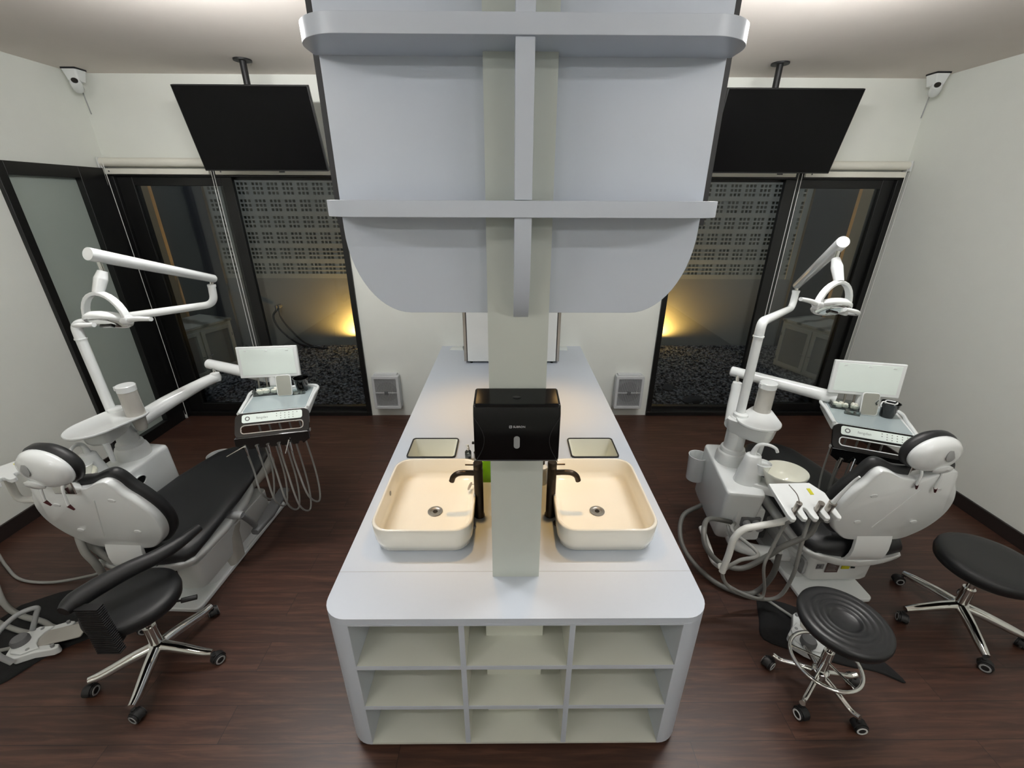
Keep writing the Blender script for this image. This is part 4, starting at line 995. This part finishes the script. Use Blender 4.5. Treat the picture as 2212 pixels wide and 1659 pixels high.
RO = (1.87, 1.72, 0); LO = (-1.905, 1.68, 0)
dental_unit(RO, 0, 'white and black dental chair unit in the right bay, seen from behind its backrest', dict(
    lean=-.16, head=(.052, -.085, 1.055), head_rz=6, head_rx=97, knob=.035, rec=.065,
    box_top=[(-.575, .70), (-.665, .18), (-.465, .15), (-.35, .68)], box_bot=[(-.55, .76), (-.605, .29), (-.43, .25), (-.33, .72)],
    col=(-.505, .495),
    lamp_pts=[(1.365, 2.225, .93), (1.37, 2.235, 1.50), (1.745, 2.58, 1.495), (1.75, 2.59, 1.60), (1.75, 2.59, 1.635), (1.565, 2.08, 1.925)],
    lamp_head=(1.565, 2.03, 1.625), lamp_rz=R_(20), lamp_tilt=14, hsign=-1,
    table=(-.435, .425, .112), tsx=1.05, tsy=.95, cup=(-.345, .56), cup_under=False,
    bowl=(-.36, .21), tower=(-.505, .29),
    arm=[(1.36, 2.26, .86), (1.545, 2.63, .945), (1.578, 2.71, 1.015), (2.02, 2.36, .985)],
    tray=(1.835, 2.11, .95), tray_rz=R_(-24), tray_w=.385, tray_d=.33, viewer=(1.945, 2.345, 1.03), viewer_rz=R_(-14),
    hose_ends=[.40, .30, .34, .28, .33], sway=.01, instr=['none', 'probe', 'none', 'none', 'none'],
    asst=(1.385, 1.49, .80), asst_rz=R_(2), asst_rx=16, asst_tools=['syr', '', 'suc', 'tip'],
    asst_arm=[(1.085, 1.60, .37), (1.095, 1.60, .48), (1.10, 1.60, .585), (1.135, 1.60, .645), (1.20, 1.60, .665), (1.33, 1.60, .70), (1.345, 1.60, .76)],
    hoses=[(.008, 'hose', [(1.30, 1.53, .76), (1.325, 1.60, .66), (1.316, 1.62, .488), (1.307, 1.62, .379), (1.40, 1.68, .14), (1.355, 1.66, .11), (1.175, 1.66, .21), (1.114, 1.64, .348), (1.20, 1.75, .40), (1.25, 1.90, .40)]),
           (.0095, 'hose', [(1.40, 1.53, .76), (1.435, 1.60, .70), (1.442, 1.60, .537), (1.472, 1.62, .32), (1.47, 1.66, .12), (1.36, 1.68, .085), (1.20, 1.66, .18), (1.117, 1.64, .32), (1.169, 1.62, .423), (1.256, 1.62, .469), (1.22, 1.8, .45), (1.30, 1.92, .40)]),
           (.0135, 'hosed', [(1.455, 1.53, .76), (1.47, 1.59, .71), (1.46, 1.60, .61), (1.363, 1.61, .527), (1.314, 1.63, .44), (1.216, 1.65, .34), (1.10, 1.66, .37), (1.02, 1.68, .46), (1.03, 1.75, .52), (1.14, 1.90, .45), (1.30, 1.95, .38)]),
           (.0145, 'hosed', [(1.43, 1.70, .40), (1.45, 1.72, .22), (1.43, 1.76, .05), (1.34, 1.76, .03), (1.22, 1.84, .03), (1.13, 1.98, .06), (1.10, 2.10, .12), (1.16, 2.24, .18), (1.30, 2.3, .22)]),
           (.008, 'hose', [(1.42, 1.78, .02), (1.47, 1.72, .02), (1.53, 1.64, .02), (1.55, 1.56, .05)]),
           (.017, 'tubew', [(1.19, 2.05, .25), (1.165, 1.90, .25), (1.13, 1.76, .28), (1.09, 1.62, .38)])]))
dental_unit(LO, R_(-2.5), 'white and black dental chair unit in the left bay, beside the frosted glass door', dict(
    lean=-.22, head=(-.015, -.165, 1.065), head_rz=-6, head_rx=97, knob=-.045, rec=-.085,
    box_top=[(-.56, .74), (-.545, .18), (-.315, .20), (-.345, .72)], box_bot=[(-.56, .76), (-.55, .26), (-.33, .26), (-.35, .74)],
    col=(-.455, .585),
    lamp_pts=[(-2.365, 2.285, .93), (-2.375, 2.29, 1.465), (-1.685, 2.44, 1.545), (-1.675, 2.44, 1.655), (-1.665, 2.44, 1.69), (-1.765, 1.87, 1.885)],
    lamp_head=(-1.775, 1.86, 1.60), lamp_rz=R_(-12), lamp_tilt=-6, hsign=1,
    table=(-.405, .40, .125), tsx=.98, tsy=1.2, cup=(-.30, .545), cup_under=True,
    bowl=(-.41, .20), tower=(-.44, .33), bsx=.8, bsy=.8,
    arm=[(-2.30, 2.30, .83), (-2.01, 2.72, .975), (-2.06, 2.80, 1.035), (-1.62, 2.66, 1.00)],
    tray=(-1.575, 2.215, .95), tray_rz=R_(14), tray_w=.385, tray_d=.34, viewer=(-1.735, 2.56, 1.03), viewer_rz=R_(7), chrome_slot=True, fmat='blk',
    hose_ends=[.36, .30, .26, .24, .30], sway=.05, instr=['tip', 'none', 'none', 'none', 'probe'],
    asst=(-2.31, 1.68, .895), asst_rz=R_(62), asst_rx=0, asst_tools=['', '', '', ''],
    asst_arm=[(-2.43, 1.74, .875), (-2.46, 1.755, .80), (-2.46, 1.76, .71), (-2.38, 1.77, .695), (-2.25, 1.80, .68), (-2.2, 1.9, .6)],
    hoses=[(.017, 'hose', [(-2.10, 1.80, .62), (-2.13, 1.68, .60), (-2.105, 1.63, .50), (-2.08, 1.63, .40), (-2.11, 1.66, .24), (-2.16, 1.66, .12), (-2.2, 1.7, .05)]),
           (.017, 'hose', [(-2.14, 1.80, .60), (-2.165, 1.70, .55), (-2.115, 1.68, .47), (-2.05, 1.68, .36), (-2.06, 1.70, .22), (-2.12, 1.72, .10), (-2.2, 1.75, .04)]),
           (.008, 'hose', [(-3.30, 2.10, .25), (-3.24, 2.08, .08), (-3.08, 1.98, .02), (-2.90, 1.89, .012), (-2.70, 1.87, .012), (-2.50, 1.90, .03), (-2.36, 1.86, .10), (-2.12, 1.85, .14)])]))

# ================================================================== STOOLS
def caster(parent, x, y, ang, ring='lgrey', r=.026):
    c = MB(); ca, sa = math.cos(ang), math.sin(ang)
    ax = Vector((-sa, ca, 0)); ctr = Vector((x+ca*.012, y+sa*.012, r))
    for s_ in (-1, 1): c.cyl(ctr+ax*(s_*.006), ctr+ax*(s_*.022), r, n=22)
    c.cyl((x, y, r), (x, y, r+.035), .008, n=10)
    c.loft([[ctr+ax*w+Vector((math.cos(t_)*ca*(r+.005), math.cos(t_)*sa*(r+.005), math.sin(t_)*(r+.005))) for t_ in [PI*i/8 for i in range(9)]] for w in (-.014, .014)])
    o = c.build('caster', 'blkm', parent, bevel=.0015, seg=2)
    for s_ in (-1, 1):
        MB().torus([(.55*r, 0), (.82*r, 0), (.80*r, .0015), (.57*r, .0015)], n=20, m=Matrix.Translation(ctr+ax*(s_*.0222)) @ (ax*s_).to_track_quat('Z', 'Y').to_matrix().to_4x4()).build('caster_ring', ring, o)
def star_base(parent, R, angs, hub_h=.13, flat=True, ring='lgrey'):
    for a in angs:
        ca, sa = math.cos(a), math.sin(a)
        rad = [.026, .024, .021, .016] if flat else [.012]*4
        pts = [(ca*.02, sa*.02, hub_h-.01), (ca*R*.4, sa*R*.4, hub_h-.022), (ca*R*.8, sa*R*.8, hub_h-.045), (ca*R, sa*R, .078)]
        MB().tube(pts, .015, n=14, rad=rad).build('base_leg', 'chrome', parent)
        caster(parent, ca*R, sa*R, a+1.1, ring)
    MB().lathe([(0, hub_h-.035), (.030, hub_h-.035), (.036, hub_h-.02), (.034, hub_h+.01), (.026, hub_h+.016), (0, hub_h+.016)], n=28).build('hub', 'chrome', parent)
def seat_disc(parent, z, r, th, ridges=False, sx=1., sy=1., name='seat', dx=0, dy=0):
    pr = [(0, -th), (r*.85, -th), (r*.97, -th*.75), (r, -th*.4), (r*.985, -th*.12), (r*.93, 0)]
    if ridges:
        for rr_, zz in ((.80, .001), (.76, -.003), (.72, .002), (.64, .001), (.60, -.004), (.56, .0), (.50, -.001), (.46, -.006), (.42, -.002), (.36, -.003), (.33, -.010), (.28, -.013), (.15, -.017), (0, -.018)): pr.append((r*rr_, zz))
    else: pr += [(r*.8, .004), (r*.6, .005), (0, .002)]
    return MB().lathe(pr, (dx, dy, z), 48, sx, sy).build(name, 'vinyl' if ridges else 'leather', parent, sharp=75)
# round ridged stool (front right)
t = thing('round_stool', 'round black ridged-seat stool with a chrome foot ring, nearest on the right', 'stool', (1.435, 1.265, 0))
seat_disc(t, .50, .170, .055, True, dx=-.028, dy=-.03)
t2 = [R_(a) for a in (146, 218, 290, 2, 74)]
star_base(t, .185, t2, .115, False, 'plas')
MB().cyl((0, 0, .12), (-.004, -.004, .26), .021, n=20).cyl((-.004, -.004, .25), (-.026, -.028, .45), .013, n=16).build('gas_lift', 'chrome', t)
MB().torus([(.138+.0085*math.cos(i*PI/5), .0085*math.sin(i*PI/5)) for i in range(10)], (0, 0, .19), 48).build('foot_ring', 'chrome', t)
for a in t2[:3]:
    MB().tube([(math.cos(a)*.02, math.sin(a)*.02, .19), (math.cos(a)*.13, math.sin(a)*.13, .19)], .005, n=8, smooth=False).build('ring_spoke', 'chrome', t)
# right smooth stool
t = thing('doctor_stool', 'smooth black stool with chrome star base by the right wall', 'stool', (2.405, 1.60, 0))
star_base(t, .262, [R_(a) for a in (104, 177, 250, 325, 32)], .135)
seat_disc(t, .455, .205, .075, dx=.012, dy=-.005, sx=1.02, sy=.98)
MB().cyl((0, 0, .13), (0, 0, .25), .026, n=22).cyl((0, 0, .24), (.0, 0, .39), .017, n=18).build('gas_lift', 'chrome', t)
MB().box(-.10, .10, -.08, .08, .372, .386).build('seat_plate', 'blkm', t, bevel=.003)
MB().tube([(.05, -.08, .375), (.06, -.20, .365), (.075, -.235, .36)], .006, n=8).build('height_lever', 'blkm', t)
MB().tube([(.08, -.02, .372), (.20, -.11, .355), (.25, -.15, .40)], .014, n=10).build('support_bar', 'blkm', t)
# left stool with curved arm
t = thing('assistant_stool', 'black stool with curved torso arm and chrome base, lower left', 'stool', (-1.695, 1.405, 0))
star_base(t, .262, [R_(a) for a in (213, 284, 357, 70, 142)], .125)
seat_disc(t, .47, .180, .075, dx=.01, dy=-.02, sx=1.02, sy=.95)
MB().cyl((0, 0, .12), (0, 0, .25), .026, n=22).cyl((0, 0, .24), (.005, -.01, .40), .017, n=18).build('gas_lift', 'chrome', t)
MB().box(-.10, .10, -.09, .08, .385, .398).build('seat_plate', 'blkm', t, bevel=.003)
MB().tube([(.09, 0, .39), (.15, .03, .375), (.165, .035, .372)], .005, n=8).build('height_lever', 'blkm', t)
MB().tube([(.165, .035, .372), (.22, .06, .367)], .012, n=10, smooth=False).build('lever_grip', 'blkm', t)
arm_pts = [(-.105, -.205, .58), (-.085, -.17, .585), (-.035, -.105, .59), (.03, -.02, .60), (.075, .055, .60), (.115, .13, .605), (.16, .235, .61)]
arm_pts = [(-.090, -.185, .575), (-.085, -.14, .58), (-.04, -.07, .59), (.03, .01, .60), (.085, .07, .60), (.135, .15, .605), (.165, .26, .605)]
MB().tube(arm_pts, .035, n=18, sub=7, rad=[.024, .040, .040, .037, .034, .029, .020]).build('torso_arm', 'leather', t)
bl_ = MB()
for i in range(24):
    k_ = i/23; p = Vector((-.015+.075*k_, -.155-.055*k_, .57-.18*k_))
    bl_.box(p.x-.047, p.x+.047, p.y-.020, p.y+.012, p.z-.0045, p.z+.0015)
    bl_.box(p.x-.043, p.x+.043, p.y-.016, p.y+.010, p.z-.0085, p.z+.0)
bl_.xf(T(0, 0, 0)).build('ribbed_support', 'blkm', t, bevel=.001, seg=1)
MB().tube([(.06, -.20, .385), (.03, -.12, .375), (0, -.03, .385)], .016, n=10).build('support_bar', 'blkm', t)

# ================================================================== FLOOR THINGS
def mat_rug(pts, label, rnd_seed):
    r = random.Random(rnd_seed); cx = sum(p[0] for p in pts)/len(pts); cy = sum(p[1] for p in pts)/len(pts)
    P_, _ = catmull([Vector((x, y, 0)) for x, y in pts+[pts[0]]], 4)
    P_ = P_[:-1]
    rings = []
    for s_, z_ in ((1, .0005), (1.0, .006), (.97, .010), (.8, .009), (.5, .010), (.2, .009)):
        rings.append([(cx+(p.x-cx)*s_, cy+(p.y-cy)*s_, z_+r.uniform(0, .003)*(s_ < .99)) for p in P_])
    o = MB().loft(rings).build('floor_mat', 'rug', sharp=70); tag(o, label, 'mat', 'black floor mats'); return o
mat_rug([(1.42, 1.74), (1.37, 1.62), (1.33, 1.50), (1.50, 1.42), (1.66, 1.36), (1.79, 1.33), (1.885, 1.28), (1.84, 1.42), (1.70, 1.62), (1.55, 1.72)], 'black cloth mat under the round stool on the right', 1)
mat_rug([(-2.73, 1.72), (-2.55, 1.82), (-2.38, 1.79), (-2.05, 1.66), (-2.14, 1.55), (-2.29, 1.44), (-2.37, 1.31), (-2.42, 1.30), (-2.55, 1.36), (-2.75, 1.55)], 'black cloth mat under the foot pedal on the left', 2)
def pedal(x, y, rz, label, full=True):
    t = thing('foot_pedal', label, 'foot pedal', (x, y, .012), rz, 'foot controls')
    def wing(s_): 
        return [(-.10, .0), (-.095, .05), (-.05, .085), (.02, .075), (.10, .085), (.125, .075), (.12, .055), (.03, .035), (.02, 0), (.03, -.035), (.12, -.055), (.125, -.075), (.10, -.085), (.02, -.075), (-.05, -.085), (-.095, -.05)]
    MB().prism(wing(1), 0, .045).build('base', 'plas', t, bevel=.008)
    MB().loft([[(x_, y_, .040) for x_, y_ in rrect(.0, .20, -.045, .045, .01, 3)], [(x_, y_, .048) for x_, y_ in rrect(.0, .20, -.045, .045, .01, 3)]]).build('tread', 'skin_film', t, bevel=.002)
    MB().prism([(-.09, 0), (-.07, .055), (-.02, .078), (.045, .062), (.02, .03), (.012, 0), (.02, -.03), (.045, -.062), (-.02, -.078), (-.07, -.055)], .045, .056).build('cover', 'plas', t, bevel=.004)
    for xx, yy in ((-.0, .058), (.0, -.058), (.10, .068), (.10, -.068)): MB().cyl((xx, yy, .044), (xx, yy, .058), .008, n=12).build('bolt', 'lgrey', t)
    MB().lathe([(0, .05), (.036, .05), (.036, .075), (.030, .085), (0, .086)], (-.055, 0, 0), 24).build('pedal_button', 'grey', t)
    if full: MB().tube([(-.045, -.095, .03), (-.085, -.085, .10), (-.10, -.04, .15), (-.09, .02, .165), (-.06, .075, .17), (-.01, .10, .16), (-.02, .085, .12), (-.04, .06, .06)], .012, n=12, sub=7).build('carry_handle', 'lgrey', t)
    return t
pedal(-2.375, 1.475, R_(18), 'white foot pedal with grey carry hoop on the left mat')
pedal(1.535, 1.475, R_(50), 'white foot pedal half hidden under the round stool on the right mat', False)
for nm, pts, lb, r_ in (('floor_hose', [(-3.15, 1.98, .08), (-2.96, 1.82, .03), (-2.78, 1.70, .022), (-2.62, 1.635, .026), (-2.48, 1.60, .03), (-2.36, 1.56, .032), (-2.24, 1.60, .03), (-2.10, 1.68, .03), (-1.98, 1.80, .03)], 'thick grey hose curving over the left mat to the left pedal, rear one', .014),
                        ('floor_hose', [(-3.15, 1.86, .08), (-2.96, 1.74, .03), (-2.78, 1.63, .020), (-2.62, 1.57, .024), (-2.48, 1.535, .03), (-2.34, 1.525, .03), (-2.20, 1.57, .03), (-2.05, 1.66, .03)], 'grey hose lying over the left mat, front one beside the pedal', .012),
                        ('floor_hose', [(-2.75, 1.45, .03), (-2.60, 1.44, .022), (-2.50, 1.45, .03), (-2.46, 1.46, .04)], 'short thin grey hose running into the back of the left pedal', .009)):
    o = MB().tube(pts, r_, n=12, sub=8).build(nm, 'hose'); tag(o, lb, 'hose', 'hoses on the left mat')
def bin_(x, y, z0, r, h_, label, nm='waste_bin'):
    b = MB().lathe([(0, 0), (r*.85, 0), (r*.88, .006), (r, h_-.004), (r*1.03, h_), (r*.97, h_), (r*.84, .012), (0, .012)], n=36).build(nm, 'plas', sharp=50)
    b.location = (x, y, z0); tag(b, label, 'bin', 'small white bins'); return b
bin_(1.265, 2.40, .365, .062, .185, 'small white bin hooked on the left side of the right cuspidor')
bin_(-2.24, 2.83, 0, .085, .28, 'small white bin on the floor behind the left chair leg rest')

# ================================================================== THINGS ON THE TRAYS
def on_tray(P0, rz, items):
    mw = Matrix.Translation(P0) @ Matrix.Rotation(rz, 4, 'Z')
    return lambda u, v, z=0: mw @ Vector((u, v, z+.0018))
RT = on_tray((1.835, 2.11, .95), R_(-24), None); LT = on_tray((-1.575, 2.215, .95), R_(14), None)
def bur_box(f, u, v, rz, label):
    p = f(u, v); t = thing('supply_box', label, 'box', p, rz, 'clear boxes of supplies on the trays')
    b = MB(); frame_loop(b, rrect(0, .16, 0, .085, .006, 3), rrect(.002, .158, .002, .083, .005, 3), 0, .035); b.box(.002, .158, .002, .083, 0, .002); b.build('box_wall', 'clear', t)
    b = MB(); r = random.Random(4)
    for i in range(16):
        x_, y_ = r.uniform(.02, .14), r.uniform(.016, .07); b.lathe([(0, 0), (.011, .002), (.013, .012), (.008, .022), (0, .024)], (x_, y_, .003+.006*r.random()), 12, sx=r.uniform(.8, 1.3))
    o = b.build('cotton_rolls', 'cream', t); o['kind'] = 'stuff'
bur_box(RT, .03, .215, R_(-24), 'clear box of white supplies on the right tray')
bur_box(LT, .02, .235, R_(14), 'clear box of white supplies on the left tray')
def small_box(f, u, v, rz, label):
    p = f(u, v); t = thing('small_clear_box', label, 'box', p, rz, 'small clear boxes on the trays')
    b = MB(); frame_loop(b, rrect(0, .075, 0, .03, .004, 3), rrect(.002, .073, .002, .028, .003, 3), 0, .022); b.box(.002, .073, .002, .028, 0, .002); b.build('box_wall', 'clear', t)
    MB().box(.008, .03, .006, .024, .0025, .014).cyl((.05, .015, .0025), (.05, .015, .018), .007, n=12).build('contents', 'steel', t)
small_box(RT, .085, .155, R_(-30), 'small clear box between the cotton box and the mirror, right tray')
small_box(LT, .255, .205, R_(14), 'small clear box right of the mirror, left tray')
def hand_mirror(f, u, v, rz, label):
    p = f(u, v); t = thing('table_mirror', label, 'mirror', p, rz, 'small standing mirrors')
    m = T(0, 0, .002, rx=R_(-14)) @ VERT
    MB().prism(rrect(-.046, .046, 0, .135, .016, 5), -.006, .0).xf(m).build('mirror_frame', 'plas', t, bevel=.003)
    MB().prism(rrect(-.041, .041, .005, .130, .013, 5), .0, .0012).xf(m).build('mirror_glass', 'mirror', t)
    MB().box(-.012, .012, .004, .055, .001, .006).build('mirror_foot', 'plas', t)
hand_mirror(RT, .205, .180, R_(-12), 'small rounded mirror standing on the right tray')
hand_mirror(LT, .215, .200, R_(10), 'small rounded mirror standing on the left tray')
def smoked_cup(f, u, v, label, tools):
    p = f(u, v); t = thing('smoked_cup', label, 'cup', p, 0, 'smoked plastic cups')
    MB().lathe([(0, 0), (.032, 0), (.033, .003), (.046, .085), (.048, .088), (.044, .087), (.031, .005), (0, .004)], n=30).build('cup_wall', 'smoke', t)
    if tools:
        MB().tube([(-.02, 0, .02), (-.036, 0, .085), (-.052, -.002, .095), (-.062, -.006, .080), (-.058, -.008, .066)], .004, n=8).build('white_hook', 'plas', t)
        MB().tube([(.02, .01, .03), (.035, .0, .085), (.0, -.03, .09), (-.03, .0, .088), (.0, .03, .088), (.034, .01, .088)], .0035, n=8).build('clear_tubing', 'plasm', t)
smoked_cup(RT, .300, .215, 'smoked cup holding looped tubing on the right tray', True)
smoked_cup(LT, .305, .275, 'smoked cup at the back of the left tray', False)
